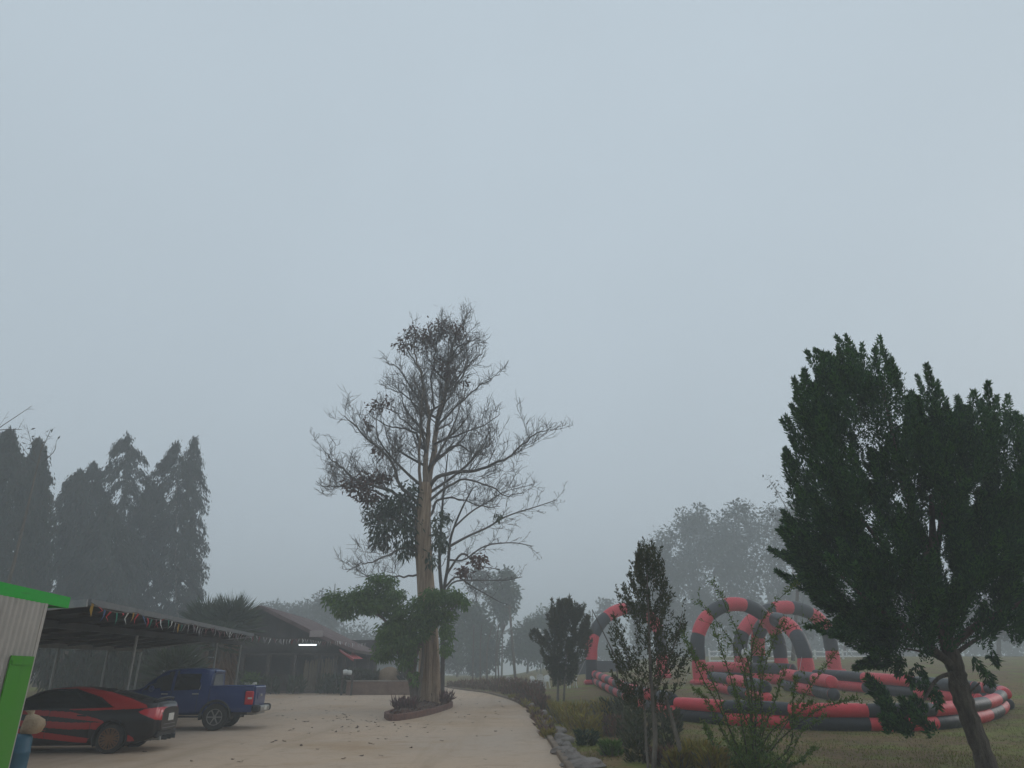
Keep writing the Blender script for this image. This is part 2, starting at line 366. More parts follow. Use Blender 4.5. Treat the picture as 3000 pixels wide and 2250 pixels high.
for pts, r0, dd in limbs:
    P = spline(px_line(pts, TY, TY + dd), max(8, len(pts) * 3)); rad = .66 * r0 * np.linspace(1, 0, len(P)) ** 1.05 + .016
    P[1:-1] += rng.normal(size=(len(P) - 2, 3)) * .03
    if pts[0][1] in (1425, 1470) and pts[-1][1] < 1215 and len(pts) >= 5 and pts[-1][1] != 1219: um = MB(); tube(um, P, rad * 1.2, 10); um.build("upper_stem", m_upper, teak, TB, smooth=True)
    else: tube(lm, P, rad, 7)
    ramify(tw, P, r0 * .5, 3, 2.05, .33, up=.42, spread=.8, t0=.28, rmin=.013)
sx = lambda y: np.interp(y, [985, 1067, 1157, 1230, 1302, 1440], [1335, 1317, 1302, 1282, 1272, 1245]) if R.random() < .6 else np.interp(y, [1031, 1085, 1150, 1219, 1284, 1440], [1215, 1233, 1242, 1259, 1253, 1245])
for k in range(22):                                       # more limbs all the way round the crown
    y0 = 1040 + 420 * (k + R.random()) / 22; p0 = at(sx(y0), y0, TY + R.uniform(-.2, .2)); a_ = k * 2.4; ln = np.interp(y0, [1040, 1250, 1460], [1.3, 3.2, 5.0]) * R.uniform(.75, 1.05); el = R.uniform(.45, .95)
    d = np.array([math.cos(a_), math.sin(a_), el]); P = spline([p0, p0 + nrm(d) * ln * .4, p0 + nrm(d + [0, 0, .15]) * ln * .75 + rng.normal(size=3) * .1, p0 + nrm(d + [0, 0, .45]) * ln], 10); r0 = .022 * ln ** .5 + .02
    tube(lm, P, r0 * np.linspace(1, 0, 10) + .014, 6); ramify(tw, P, r0 * .55, 3, 1.9, .33, up=.42, spread=.8, t0=.22, rmin=.013)
lm.build("limb", m_twig, teak, TB, smooth=True)
env = np.array([at(x_, y_, TY) for x_, y_ in ((860, 1390), (940, 1290), (1000, 1190), (1110, 1060), (1160, 985), (1225, 925), (1275, 892), (1385, 878), (1412, 950), (1475, 1070), (1540, 1200), (1640, 1235), (1760, 1330))]); tips_ = list(tw.tips)
for q, d in tips_:
    if R.random() < .7:
        for j in range(2):
            e = nrm(d + np.array([R.gauss(0, .5), R.gauss(0, .5), R.gauss(.25, .35)])) * R.uniform(.25, .65); tw.poly(np.array([q, q + e * .5 + rng.normal(size=3) * .03, q + e]), [.0095, .009, .006])
kp = [i for i in range(len(tw.A)) if tw.B[i][2] < np.interp(tw.B[i][0], env[:, 0], env[:, 2]) + .25 * math.sin(i * 1.7)]; tw.A = [tw.A[i] for i in kp]; tw.B = [tw.B[i] for i in kp]; tw.ra = [tw.ra[i] for i in kp]; tw.rb = [tw.rb[i] for i in kp]
mb = MB(); tw.flush(mb, 3); mb.build("twigs", m_twig, teak, TB)
print("teak base", TB, "twigs", len(tw.A))
mb = MB()
blob_leaves(mb, [(1215, 985, 40, 22), (1260, 968, 45, 24), (1310, 960, 45, 24), (1335, 990, 30, 26), (1180, 1005, 28, 20), (1240, 1010, 40, 16)], TY, 1.1, 1050, .22, .10, sub=8)
blob_leaves(mb, [(1303, 1085, 32, 30), (1330, 1105, 22, 14), (1095, 1185, 22, 16), (1135, 1182, 18, 16), (1360, 1112, 14, 12)], TY, .8, 420, .24, .11, sub=6)
blob_leaves(mb, [(1035, 1425, 30, 26), (1075, 1400, 34, 22), (1125, 1405, 26, 20), (1085, 1450, 45, 24), (1080, 1240, 14, 12), (1110, 1320, 16, 12), (1400, 1640, 30, 18), (1360, 1675, 30, 16)], TY, 1.1, 1000, .27, .12, sub=8)
mb.build("dry_leaves", m_redleaf, teak, TB)
mb = MB()
blob_leaves(mb, [(1110, 1500, 45, 34), (1165, 1465, 50, 48), (1205, 1450, 34, 45), (1140, 1545, 60, 40), (1195, 1540, 45, 50), (1120, 1590, 34, 20), (1195, 1600, 34, 36), (1280, 1540, 18, 28), (1305, 1510, 18, 22), (1290, 1590, 22, 34), (1265, 1640, 18, 26), (1460, 1505, 14, 10)], TY, 1.2, 2900, .34, .10, droop=1.1, sub=9)
mb.build("leaves", m_darkleaf, teak, TB)

# the thinner leafless tree just behind it
B2 = gp(1296, 2062); Y2 = B2[1] + 1.5; B2 = np.array([at(1296, 2062, Y2)[0], Y2, float(terr(-3, Y2))])
t2 = thing("bare_tree", B2, "thin dark leafless tree leaning right, directly behind the pale fluted trunk", "tree")
mb = MB(); tw = Twigs()
P = px_line([(1296, 2062), (1297, 1900), (1300, 1740), (1312, 1660), (1318, 1590), (1332, 1540), (1358, 1480), (1385, 1430)], Y2, Y2 + 1); P[0][2] = B2[2] - .2
tube(mb, spline(P, 24), np.linspace(.12, .04, 24), 8)
P = px_line([(1297, 1760), (1288, 1660), (1290, 1580), (1298, 1459), (1306, 1386), (1312, 1330)], Y2, Y2 - 1.2); tube(mb, spline(P, 16), np.linspace(.11, .03, 16), 7)
mb.build("trunk", M("dark_bark", (.05, .042, .036), (.09, .075, .065), sc=3, rough=.9, bump=.6), t2, B2, smooth=True)
ramify(tw, P, .06, 3, 1.8, .28, rmin=.0135); lm = MB()
for pts, r0, dd in [([(1318, 1600), (1371, 1571), (1429, 1545), (1483, 1513), (1573, 1484), (1632, 1464)], .08, 2), ([(1305, 1720), (1338, 1690), (1385, 1719), (1429, 1744), (1461, 1762)], .06, -1.5),
                    ([(1310, 1680), (1349, 1625), (1374, 1632), (1403, 1657), (1465, 1668)], .07, -2), ([(1330, 1545), (1380, 1500), (1430, 1470), (1480, 1440), (1560, 1420)], .06, 2.5),
                    ([(1300, 1745), (1330, 1705), (1400, 1700), (1480, 1700), (1530, 1690)], .06, 1), ([(1315, 1640), (1360, 1640), (1420, 1600), (1500, 1590), (1560, 1600)], .06, -2.5)]:
    P = spline(px_line(pts, Y2, Y2 + dd), len(pts) * 3); tube(lm, P, np.linspace(r0, .02, len(P)), 6); ramify(tw, P, r0 * .5, 3, 2.3, .28, up=.16, rmin=.0135)
lm.build("limb", m_twig, t2, B2, smooth=True)
mb = MB(); tw.flush(mb, 3); mb.build("twigs", m_twig, t2, B2)

# leafy green tree in front of the trunk
B3 = gp(1214, 2082); Y3 = B3[1] - .6
B3 = np.array([at(1214, 2082, Y3)[0], Y3, float(terr(-5, Y3))])
t3 = thing("green_tree", B3, "low bushy bright green tree growing against the pale trunk in the kerbed bed", "tree")
mb = MB()
for pts, r0, r1 in [([(1214, 2086), (1213, 2040), (1212, 1990), (1200, 1950), (1180, 1900), (1140, 1830), (1090, 1790), (1020, 1770)], .17, .03), ([(1222, 2086), (1226, 2030), (1235, 1970), (1240, 1900), (1230, 1820), (1250, 1770)], .12, .03),
                    ([(1212, 1990), (1225, 1900), (1270, 1830), (1340, 1770)], .09, .02), ([(1205, 2086), (1206, 2040), (1190, 1960), (1160, 1900)], .09, .03), ([(1180, 1900), (1180, 1800), (1150, 1720)], .06, .02)]:
    P = spline(px_line(pts, Y3, Y3 - .3), 14)
    if pts[0][1] > 2080: P[0][2] = B3[2] - .15
    tube(mb, P, np.linspace(r0, r1, 14), 8)
mb.build("trunk", m_bark, t3, B3, smooth=True)
mb = MB()
blob_leaves(mb, [(985, 1765, 38, 34), (1035, 1750, 46, 32), (1088, 1735, 46, 30), (1122, 1702, 42, 24), (1152, 1738, 36, 30), (1075, 1782, 46, 20), (1012, 1797, 32, 16), (1165, 1785, 36, 30), (1140, 1850, 48, 30), (1185, 1872, 44, 40), (1128, 1908, 38, 28), (1190, 1935, 26, 28),
                 (1232, 1785, 38, 36), (1275, 1752, 42, 28), (1325, 1752, 42, 28), (1360, 1768, 18, 18), (1300, 1797, 40, 24), (1250, 1845, 26, 34), (1315, 1850, 24, 30), (1308, 1900, 18, 24), (1213, 1985, 16, 20), (1110, 1778, 52, 26), (1165, 1818, 38, 30), (1060, 1765, 46, 26), (1205, 1830, 30, 40), (1150, 1880, 50, 40), (1200, 1900, 26, 40), (1260, 1800, 40, 36)], Y3 - .3, 1.05, 20000, .2, .07, droop=1.0, sub=11, tight=.28)
mb.build("crown", m_green, t3, B3)

# kerbed bed round the trunks
bed_px = [(1130, 2104), (1150, 2113), (1220, 2103), (1290, 2085), (1322, 2071), (1300, 2062), (1240, 2066), (1180, 2085)]
BP = np.array([gp(*p) for p in bed_px]); BC = BP.mean(0)
m_brick = M("red_brick_kerb", (.10, .05, .04), (.19, .095, .07), sc=5, rough=.9, bump=.4)
m_litter = M("leaf_litter_soil", (.07, .04, .03), (.13, .075, .05), sc=9, rough=.95, bump=1.0, bsc=16)
bed = thing("planting_bed", BC, "raised leaf shaped bed with a dark red kerb around the tall pale trunk", "planting bed")
loop = spline(np.vstack([BP, BP[:1]]), 49)[:-1]; mb = MB(); kk = len(loop); tg_ = nrm(np.roll(loop, -1, 0) - np.roll(loop, 1, 0)); nl_ = np.stack([tg_[:, 1], -tg_[:, 0], np.zeros(kk)], 1)
V = np.concatenate([loop + nl_ * a_ + [0, 0, h_] for a_, h_ in ((-.07, -.1), (-.07, .2), (-.055, .225), (.055, .225), (.07, .2), (.07, -.1))]); mb.add(V, [(r_ * kk + i, r_ * kk + (i + 1) % kk, (r_ + 1) * kk + (i + 1) % kk, (r_ + 1) * kk + i) for r_ in range(5) for i in range(kk)])

mb.build("kerb", m_brick, bed, BC)
mb = MB(); k = len(loop); V = np.vstack([loop + [0, 0, .14], loop * .45 + BC * .55 + [0, 0, .32], BC[None] + [0, 0, .36]])
mb.add(V, [(i, (i + 1) % k, k + (i + 1) % k, k + i) for i in range(k)] + [(k + i, k + (i + 1) % k, 2 * k) for i in range(k)])
mb.build("soil", m_litter, bed, BC, smooth=True)
mb = MB(); n = 900; w_ = rng.random((n, 1)) ** .5; q = BC + (loop[rng.integers(0, k, n)] - BC) * w_ * .96 + np.stack([np.zeros(n), np.zeros(n), .17 + .2 * (1 - w_[:, 0])], 1); cards(mb, q, rng.normal(size=(n, 3)) * [1, 1, .35], .16, .09)
o = mb.build("leaf_litter", m_redleaf, bed, BC); o["kind"] = "stuff"
m_redplant = M("dark_red_plant", (.11, .04, .045), island=[(.17, .07, .07), (.08, .035, .035), (.10, .07, .04)], rough=.7, trans=.2)
def tuft(name, c, rad, h, n, mat, label, cat, group=None, L=.35, W=.05, spread=.5, stems=True):
    mb = MB()
    a = rng.random(n) * 2 * np.pi; r_ = rad * np.sqrt(rng.random(n)); p = np.stack([c[0] + r_ * np.cos(a) * .6, c[1] + r_ * np.sin(a) * .6, c[2] + h * rng.random(n) ** 1.3 * .75], 1)
    d = np.stack([np.cos(a) * spread, np.sin(a) * spread, np.ones(n)], 1) + rng.normal(size=(n, 3)) * .25
    cards(mb, p, d, L * (.5 + rng.random(n)), W * (.6 + .8 * rng.random(n)))
    k = max(5, n // 25); a = rng.random(k) * 6.28; A = np.stack([c[0] + rad * .35 * np.cos(a), c[1] + rad * .35 * np.sin(a), np.full(k, c[2] - .03)], 1)
    Bq = A + np.stack([np.cos(a) * rad * .5, np.sin(a) * rad * .5, np.full(k, h * .8)], 1); sticks(mb, A, Bq, np.full(k, .012), np.full(k, .004), mi=1)
    return tag(mb.build(name, [mat, m_twig], None, c), label, cat, group)
for (x, y, lb) in [(1170, 2092, "wine red plant at the left tip of the kerbed bed"), (1196, 2096, "wine red plant left of the green tree foot in the kerbed bed"), (1278, 2078, "wine red plant right of the pale trunk in the kerbed bed"), (1305, 2070, "spiky red plant at the right tip of the kerbed bed")]:
    c = gp(x, y); c[2] += .2; tuft("bed_plant", c, .55, .35, 160, m_redplant, lb, "plant", "plants in the kerbed bed", L=.28, W=.06)

# ------------------------------------------------------------------ the juniper on the right
m_jun = M("juniper_spray", (.028, .085, .026), island=[(.016, .055, .024), (.055, .14, .035), (.035, .09, .028), (.016, .05, .022)], rough=.75, trans=.12)
m_jbark = M("flaky_brown_bark", (.05, .037, .028), (.15, .118, .09), sc=4, rough=.95, bump=1.0, bsc=18, stretch=(3, 3, .7))
JB = gp(2895, 2256); JY = JB[1]
jun = thing("juniper_tree", JB, "big dark juniper tree with ragged spires, filling the right edge on a leaning trunk", "tree")
mb = MB()
tp = [(2898, 2275, 56), (2885, 2225, 54), (2850, 2130, 50), (2825, 2060, 48), (2808, 2000, 50), (2800, 1960, 50), (2780, 1900, 42), (2762, 1830, 36), (2748, 1740, 28), (2735, 1600, 20), (2728, 1450, 12)]
P = np.array([at(x, y, JY) for x, y, _ in tp]); P[0][2] = JB[2] - .25; rr = [wpx(w_, y, JY) / 2 for x, y, w_ in tp]
Ps = spline(P, 40); rs = np.interp(np.linspace(0, 1, 40), np.linspace(0, 1, len(rr)), rr) * (1 + .07 * rng.normal(size=40))
tube(mb, Ps, rs, 16, flute=.08, nf=4)
mb.build("trunk", m_jbark, jun, JB, smooth=True)
lm = MB()
jl = [([(2800, 1960), (2730, 1900), (2640, 1830), (2520, 1740), (2420, 1640)], .09, -1.5), ([(2775, 1880), (2700, 1780), (2600, 1620), (2500, 1480), (2430, 1300)], .09, 1), ([(2780, 1900), (2850, 1840), (2920, 1800), (3000, 1760), (3080, 1700)], .09, -.8),
      ([(2765, 1850), (2830, 1750), (2900, 1600), (2960, 1450), (3000, 1300)], .08, 1.2), ([(2745, 1720), (2700, 1580), (2640, 1400), (2600, 1200), (2570, 1060)], .08, -.4), ([(2740, 1650), (2760, 1500), (2770, 1350), (2750, 1200)], .07, .8),
      ([(2785, 1925), (2850, 1880), (2910, 1850), (2960, 1840)], .05, 1.2), ([(2800, 1970), (2745, 1990), (2700, 2060), (2650, 2105)], .045, -.9), ([(2820, 2050), (2850, 2020), (2870, 2000)], .02, -.3), ([(2790, 1950), (2720, 1915), (2650, 1900)], .04, .6)]
for pts, r0, dd in jl:
    P = spline(px_line(pts, JY, JY + dd), 14); tube(lm, P, np.linspace(r0, .015, 14), 7)
lm.build("limb", m_jbark, jun, JB, smooth=True)
m_jtip = M('juniper_new_growth', (.05, .14, .035), island=[(.075, .18, .04), (.04, .11, .03)], rough=.7, trans=.2)
def plumes(mb, segs, per, Lf, W, tipmat=False):
    """foliage plumes: base point, tip point, radius; sprays of short scales angled to the tip"""
    C = []; D = []; T = []
    for a, b, r, k in segs:
        ax = b - a; ln = np.linalg.norm(ax); ax = ax / ln; m = int(per * k)
        f = rng.random(m) ** .8; rad = r * (np.sin(np.pi * np.clip(f * .82 + .16, 0, 1)) ** .8) * (1 - .66 * f)
        lob = 1 + .35 * np.sin(f * ln * 9 + rng.random() * 6)
        n_ = rng.normal(size=(m, 3)); n_ -= ax * (n_ @ ax)[:, None]; n_ = nrm(n_)
        q = (rng.random(m) ** .5); C.append(a + ax * (f * ln)[:, None] + n_ * (rad * lob * q)[:, None])
        D.append(nrm(ax * .9 + n_ * .55 + rng.normal(size=(m, 3)) * .35)); T.append((f > .72) & (q > .45) & (rng.random(m) < .6))
    C = np.concatenate(C); D = np.concatenate(D); T = np.concatenate(T)
    for sel, mi in ((~T, 0), (T, 1 if tipmat else 0)): cards(mb, C[sel], D[sel], Lf * (.5 + rng.random(sel.sum())), W * (.6 + .8 * rng.random(sel.sum())), mi, fold=.3)
tips = [((2578, 986), (2560, 1200), .30), ((2525, 1008), (2545, 1180), .26), ((2600, 1060), (2585, 1250), .34), ((2486, 1036), (2510, 1230), .28), ((2410, 1034), (2425, 1220), .25), ((2440, 1056), (2450, 1230), .25), ((2355, 1084), (2395, 1260), .22), ((2330, 1140), (2390, 1290), .24), ((2319, 1187), (2390, 1330), .24),
        ((2322, 1285), (2370, 1420), .2), ((2301, 1314), (2365, 1440), .22), ((2335, 1448), (2375, 1600), .22), ((2294, 1548), (2370, 1620), .24), ((2714, 1070), (2755, 1240), .20), ((2745, 1120), (2775, 1280), .24), ((2634, 1115), (2640, 1290), .2), ((2672, 1152), (2670, 1330), .26), ((2690, 1165), (2710, 1340), .26),
        ((2812, 1172), (2800, 1330), .24), ((2840, 1190), (2830, 1340), .24), ((2876, 1173), (2870, 1340), .26), ((2920, 1160), (2905, 1340), .26), ((2952, 1158), (2950, 1330), .28), ((2990, 1220), (2980, 1400), .3), ((3050, 1200), (3030, 1400), .35), ((2300, 1620), (2400, 1690), .22), ((2345, 1690), (2440, 1720), .24), ((2400, 1770), (2490, 1780), .22), ((2450, 1840), (2540, 1830), .2), ((2520, 1905), (2600, 1870), .18), ((2560, 1920), (2620, 1880), .16)]
segs = []
for t_, b_, r in tips + [((x + R.uniform(-45, 45), y + R.uniform(15, 70)), (x2 + R.uniform(-30, 30), y2 + 60), r * .85) for (x, y), (x2, y2), r in tips]:
    dy = R.uniform(-1.3, 1.3); a = at(*b_, JY + dy * .6); b = at(*t_, JY + dy)
    a = a + (a - b) * .35; segs.append((a, b, r * 1.15, 1.6))
fill = [(2440, 1180, 95, 110), (2560, 1180, 95, 140), (2420, 1330, 90, 120), (2520, 1380, 130, 160), (2640, 1330, 90, 120), (2430, 1500, 100, 110), (2560, 1560, 150, 150), (2700, 1450, 120, 180), (2850, 1400, 120, 170), (2960, 1380, 110, 180), (2400, 1620, 90, 80), (2480, 1700, 120, 90), (2620, 1720, 130, 110), (2760, 1650, 130, 120), (2900, 1600, 130, 160), (3020, 1600, 90, 200), (2560, 1820, 90, 70), (2660, 1840, 80, 55), (2860, 1770, 90, 70), (2970, 1760, 90, 80), (2900, 1240, 90, 60), (2730, 1270, 60, 80), (2480, 1100, 70, 60), (2660, 1215, 60, 60), (2400, 1230, 60, 70), (2700, 1860, 60, 50), (2770, 1760, 80, 60), (2830, 1830, 50, 30), (2600, 1880, 50, 30), (2880, 1830, 50, 25)]
for (x, y, rx, ry) in fill:
    for k in range(int(rx * ry / 560)):
        a_ = R.random() * 6.28; q = math.sqrt(R.random()); px_, py_ = x + rx * q * math.cos(a_), y + ry * q * math.sin(a_)
        if any(((px_ - hx) / (hr + 32)) ** 2 + ((py_ - hy) / (hq + 38)) ** 2 < 1 for hx, hy, hr, hq in ((2600, 1235, 30, 50), (2395, 1375, 26, 10), (2948, 1330, 16, 40), (2640, 1422, 16, 8), (2330, 1480, 14, 40), (2640, 1800, 20, 14), (2860, 1770, 22, 10), (2480, 1280, 5, 30), (2760, 1130, 10, 50))): continue
        dd = R.uniform(-2.2, 2.2) * (1 - .5 * q); p0 = at(px_, py_, JY + dd)
        out = nrm(np.array([(px_ - 2730) / 420, dd / 2.6, (1850 - py_) / 600 + .35])) + np.array([R.gauss(0, .2), R.gauss(0, .2), .35])
        ln = R.uniform(.6, 1.3); segs.append((p0 - nrm(out) * ln * .5, p0 + nrm(out) * ln * .5, R.uniform(.13, .23), .85))
mb = MB(); plumes(mb, segs, 560, .085, .032, True)
low = []
for (x, y) in [(2575, 2030), (2590, 2080), (2620, 2110), (2640, 2130), (2660, 2085), (2600, 2125), (2680, 2110), (2690, 2075), (2720, 2130), (2585, 2055), (2650, 2140)]:
    p0 = at(x, y, JY - .8 + R.uniform(-.3, .3)); low.append((p0 - np.array([-.1, 0, .12]), p0 + np.array([R.uniform(-.22, .1), 0, R.uniform(.1, .3)]), .13, .5))
for (x, y) in [(2660, 1960), (2700, 1985), (2720, 2000), (2680, 1940), (2850, 1920), (2880, 1960), (2900, 1900), (2640, 1930), (2740, 2020)]:
    p0 = at(x, y, JY + R.uniform(-.5, .5)); low.append((p0, p0 + np.array([R.uniform(-.15, .15), 0, -.3]), .1, .16))
plumes(mb, low, 560, .11, .042, True)
mb.build("crown", [m_jun, m_jtip], jun, JB); print("juniper base", JB, "plumes", len(segs))

# ------------------------------------------------------------------ corrugated kiosk at the left edge
m_corr = M("corrugated_sheet", (.36, .33, .30), (.46, .42, .38), sc=2, rough=.55, metal=.15)
m_kgreen = layered("green_painted_board", [(0, 0, 0, (.055, .27, .014)), (1.2, .45, .7, (.075, .26, .03)), ((6, 6, .8), .56, .75, (.045, .19, .02)), (30, .66, .74, (.12, .24, .07))], rough=.55, bump=.08)
m_fasc = layered("green_metal_fascia", [(0, 0, 0, (.015, .40, .035)), (1.1, .45, .7, (.03, .36, .05)), ((3, 3, 14), .58, .75, (.03, .25, .04))], rough=.45, bump=.05)
KY = 11.5; KD = nrm(np.array([.115, -1, 0]))               # far corner depth; the visible side wall runs back towards the camera along KD
kc = at(102, 1890, KY); kz0 = float(terr(kc[0], KY)); kc[2] = kz0; KN = np.array([-KD[1], KD[0], 0])   # KN faces the yard
kw = -KN
kio = thing("corrugated_kiosk", kc, "corrugated metal kiosk with bright green door panel and green roof edge", "kiosk")
ztop = at(134, 1796, KY)[2]; zpan = at(98, 1930, KY)[2]
def corr(o0, d, L, nn):
    n_ = int(L / .15 * 14); V = []
    for i in range(n_ + 1):
        t_ = L * i / n_; w_ = math.sin(t_ * 2 * math.pi / .15); p = o0 + d * t_ + nn * .02 * math.copysign(abs(w_) ** .55, w_); V += [(p[0], p[1], kz0 - .05), (p[0], p[1], ztop + .14)]
    mb = MB(); mb.add(V, [(2 * i, 2 * i + 2, 2 * i + 3, 2 * i + 1) for i in range(n_)]); return mb
corr(kc, KD, 6.0, KN).build("wall", m_corr, kio, kc, smooth=True)
corr(kc, kw, 3.0, -KD).build("wall", m_corr, kio, kc, smooth=True); corr(kc + KD * 6, kw, 3.0, KD).build("wall", m_corr, kio, kc, smooth=True)
mb = MB(); beam(mb, kc + [0, 0, -.05], kc + [0, 0, ztop - kz0 + .14], .07, .07); mb.build("corner_trim", m_corr, kio, kc)
lo, hi = 0, 4                                                # door panel: from the corner back to photo column 27
def colpx(t_):
    p = kc + KD * t_ + np.array([0, 0, zpan - kz0]); dx = p[0]; tq = p[1] * CP + (p[2] - EYE) * SP; return 1500 + FPX * dx / tq
while colpx(lo) > 89: lo += .005
hi = lo
while colpx(hi) > 22: hi += .005
dz_ = (kz0 + zpan) / 2
mb = MB(); beam(mb, kc + KD * lo + KN * .045 + [0, 0, (zpan - kz0) / 2], kc + KD * hi + KN * .045 + [0, 0, (zpan - kz0) / 2], .02, zpan - kz0 + .06)
beam(mb, kc + KD * (lo + .03) + KN * .062 + [0, 0, zpan - kz0 - .06], kc + KD * (hi - .03) + KN * .062 + [0, 0, zpan - kz0 - .06], .014, .06); mb.build("door", m_kgreen, kio, kc)
fb = at(200, 1766, 12.3); fa = fb + KD * 8.0; hgt = .17
mb = MB(); beam(mb, fa, fb, .04, hgt); beam(mb, fb + kw * .02, fb + kw * 4.4, .04, hgt); mb.build("fascia", m_fasc, kio, kc)
mb = MB(); q4 = [fa + kw * .022, fb + kw * .022, fb + kw * 4.4, fa + kw * 4.4]; mb.add([q + [0, 0, .075] for q in q4] + [q + [0, 0, .045] for q in q4], [(3, 2, 1, 0), (4, 5, 6, 7), (0, 1, 5, 4), (1, 2, 6, 5), (2, 3, 7, 6), (3, 0, 4, 7)]); mb.build("roof", m_steel, kio, kc)
mb = MB()
for f in (.04, .2, .4, .6, .8): a = fb + KD * 8 * f; beam(mb, a + kw * .03 + [0, 0, -.03], a + kw * 4.3 + [0, 0, -.03], .05, .1)
mb.build("rafter", m_steel, kio, kc)
mb = MB(); beam(mb, fb + kw * .45 + [0, 0, -.11], fa + kw * .45 + [0, 0, -.11], .05, .06); mb.build("purlin", m_steel, kio, kc)

# ------------------------------------------------------------------ carport
m_dkrafter = M("dark_rafter", (.03, .028, .027), (.05, .047, .044), sc=3, rough=.9)
m_roofsh = M("old_roof_sheet", (.04, .042, .046), (.075, .075, .076), sc=1.2, rough=.6, metal=.2)
fn = np.array([-8.6, 14.6, 0]); fn[2] = at(289, 1758, 15.2)[2]; f0 = at(262, 1756, 14.6); f1 = at(742, 1857, 33.0)
bk0 = np.array([-14.6, 15.2, 2.62]); bk1 = np.array([-17.0, 34.0, 2.94])
cpo = thing("carport", ((f0[0] + bk0[0]) / 2, 24, float(terr(-12, 24))), "long dark lean-to carport on thin steel posts over the parked car and pickup", "carport")
cp0 = np.array(cpo.location)
mb = MB(); nr = 230; 
for k in range(nr + 1):
    f = k / nr; zz = .022 * math.sin(k * math.pi / 2 * 1.0)
    mb.v.append(np.array([f0 + (f1 - f0) * f + [0, 0, zz], bk0 + (bk1 - bk0) * f + [0, 0, zz]])); 
mb.n = 2 * (nr + 1); mb.f.append((np.array([(2 * k, 2 * k + 2, 2 * k + 3, 2 * k + 1) for k in range(nr)]), 0)); mb.build("roof", m_roofsh, cpo, cp0)
mb = MB(); beam(mb, f0 + [.02, 0, -.05], f1 + [.02, 0, -.05], .05, .12); mb.build("gutter", M("gutter_grey", (.13, .135, .14), (.19, .19, .19), sc=2, rough=.5), cpo, cp0)
mb = MB(); beam(mb, f0 + [0, -.05, -.07], bk0 + [0, -.05, -.07], .05, .14); mb.build("end_trim", m_steel, cpo, cp0); mb = MB(); beam(mb, f1 + [0, .05, -.07], bk1 + [0, .05, -.07], .05, .14); mb.build("end_trim", m_steel, cpo, cp0)
ba = np.array([-10.7, 15.2, 2.82]); bb = np.array([-11.7, 33.0, 3.06])
mb = MB(); beam(mb, ba, bb, .09, .16); mb.build("front_beam", m_roofsh, cpo, cp0)
mb = MB(); beam(mb, bk0 + [.4, 0, -.12], bk1 + [.4, 0, -.12], .08, .16); mb.build("back_beam", m_steel, cpo, cp0)
for k in range(9):
    f = (k + .5) / 9; mb = MB(); a = f0 + (f1 - f0) * f + [-.1, 0, -.10]; b = bk0 + (bk1 - bk0) * f + [.1, 0, -.10]; beam(mb, a, b, .05, .10); mb.build("rafter", m_dkrafter, cpo, cp0)
for k in range(5):
    f = (k + 1) / 6; mb = MB(); a = f0 + (bk0 - f0) * f + [0, 0, -.045]; b = f1 + (bk1 - f1) * f + [0, 0, -.045]; beam(mb, a, b, .05, .045); mb.build("purlin", m_dkrafter, cpo, cp0)
for (yy, bx) in [(22.3, 0), (29.5, 0), (32.6, 0), (18.5, 1), (25.5, 1), (29.5, 1), (33.5, 1)]:
    f = (yy - 15.2) / 17.8
    q = (ba + (bb - ba) * f) if not bx else (bk0 + (bk1 - bk0) * min(1, f) + [.4, 0, -.12])
    zg = float(terr(q[0], q[1])); mb = MB(); tube(mb, [(q[0], q[1], zg - .05), (q[0], q[1], q[2] - .06)], .042, 10); box(mb, (q[0], q[1], zg + .012), (.2, .2, .025)); mb.build("post", m_steel, cpo, cp0, smooth=False)

# bunting along the carport edge and on to the pavilion
flagc = {"yellow": (.45, .27, .04), "red": (.55, .035, .05), "blue": (.04, .10, .25), "green": (.03, .22, .16), "white": (.62, .62, .6), "dull_red": (.2, .07, .08), "grey": (.28, .27, .27)}
fm = {k: M("pennant_" + k, v, rough=.6, trans=.3) for k, v in flagc.items()}
s0 = f0 + [.06, -.02, -.06]; s1 = f1 + [.06, 0, -.06]; s2 = at(1080, 1882, 48.5)
bunt = thing("bunting", (s0 + s1) / 2, "string of small coloured triangular pennants along the carport roof edge", "bunting")
bo = np.array(bunt.location); SP_ = []
for a, b, n in ((s0, s1, 40), (s1, s2, 26)):
    for k in range(n): f = k / n; q = a + (b - a) * f; q = q - [0, 0, .10 * (1 - (2 * ((f * (7 if n == 40 else 3)) % 1) - 1) ** 2)]; SP_.append(q)
SP_.append(s2); mb = MB(); tube(mb, SP_, .008, 5); mb.build("cord", m_twig, bunt, bo)
order = ["yellow", "red", "blue", "red", "green", "red", "white", "yellow", "red", "blue", "red", "green", "dull_red", "white"]
SPa = np.array(SP_); cum = np.concatenate([[0], np.cumsum(np.linalg.norm(np.diff(SPa, axis=0), axis=1))]); Ltot = cum[-1]; nfl = 96
for k in range(nfl):
    d = .1 + (Ltot - .3) * (k / nfl); p = np.array([np.interp(d, cum, SPa[:, j]) for j in range(3)]); tg = nrm(np.array([np.interp(d + .2, cum, SPa[:, j]) for j in range(3)]) - p)
    c = order[k % 14] if k < 14 else R.choice(["dull_red", "grey", "grey", "white", "dull_red", "grey"] if k > 20 else list(flagc))
    h = .25 * R.uniform(.85, 1.15); w_ = .125; tl = np.array([R.gauss(0, .05), R.gauss(0, .05), -h]); wv = tg * w_ / 2; sw = np.array([R.gauss(0, .05), R.gauss(0, .05), 0])
    if k in (1, 5): tl = tl + [0, 0, .13]
    mb = MB(); mb.add([p - wv, p + wv, p + tl * .5 + wv * .5 + sw, p + tl, p + tl * .5 - wv * .5 + sw], [(0, 1, 2, 3, 4)]); mb.build("pennant", fm[c], bunt, bo)

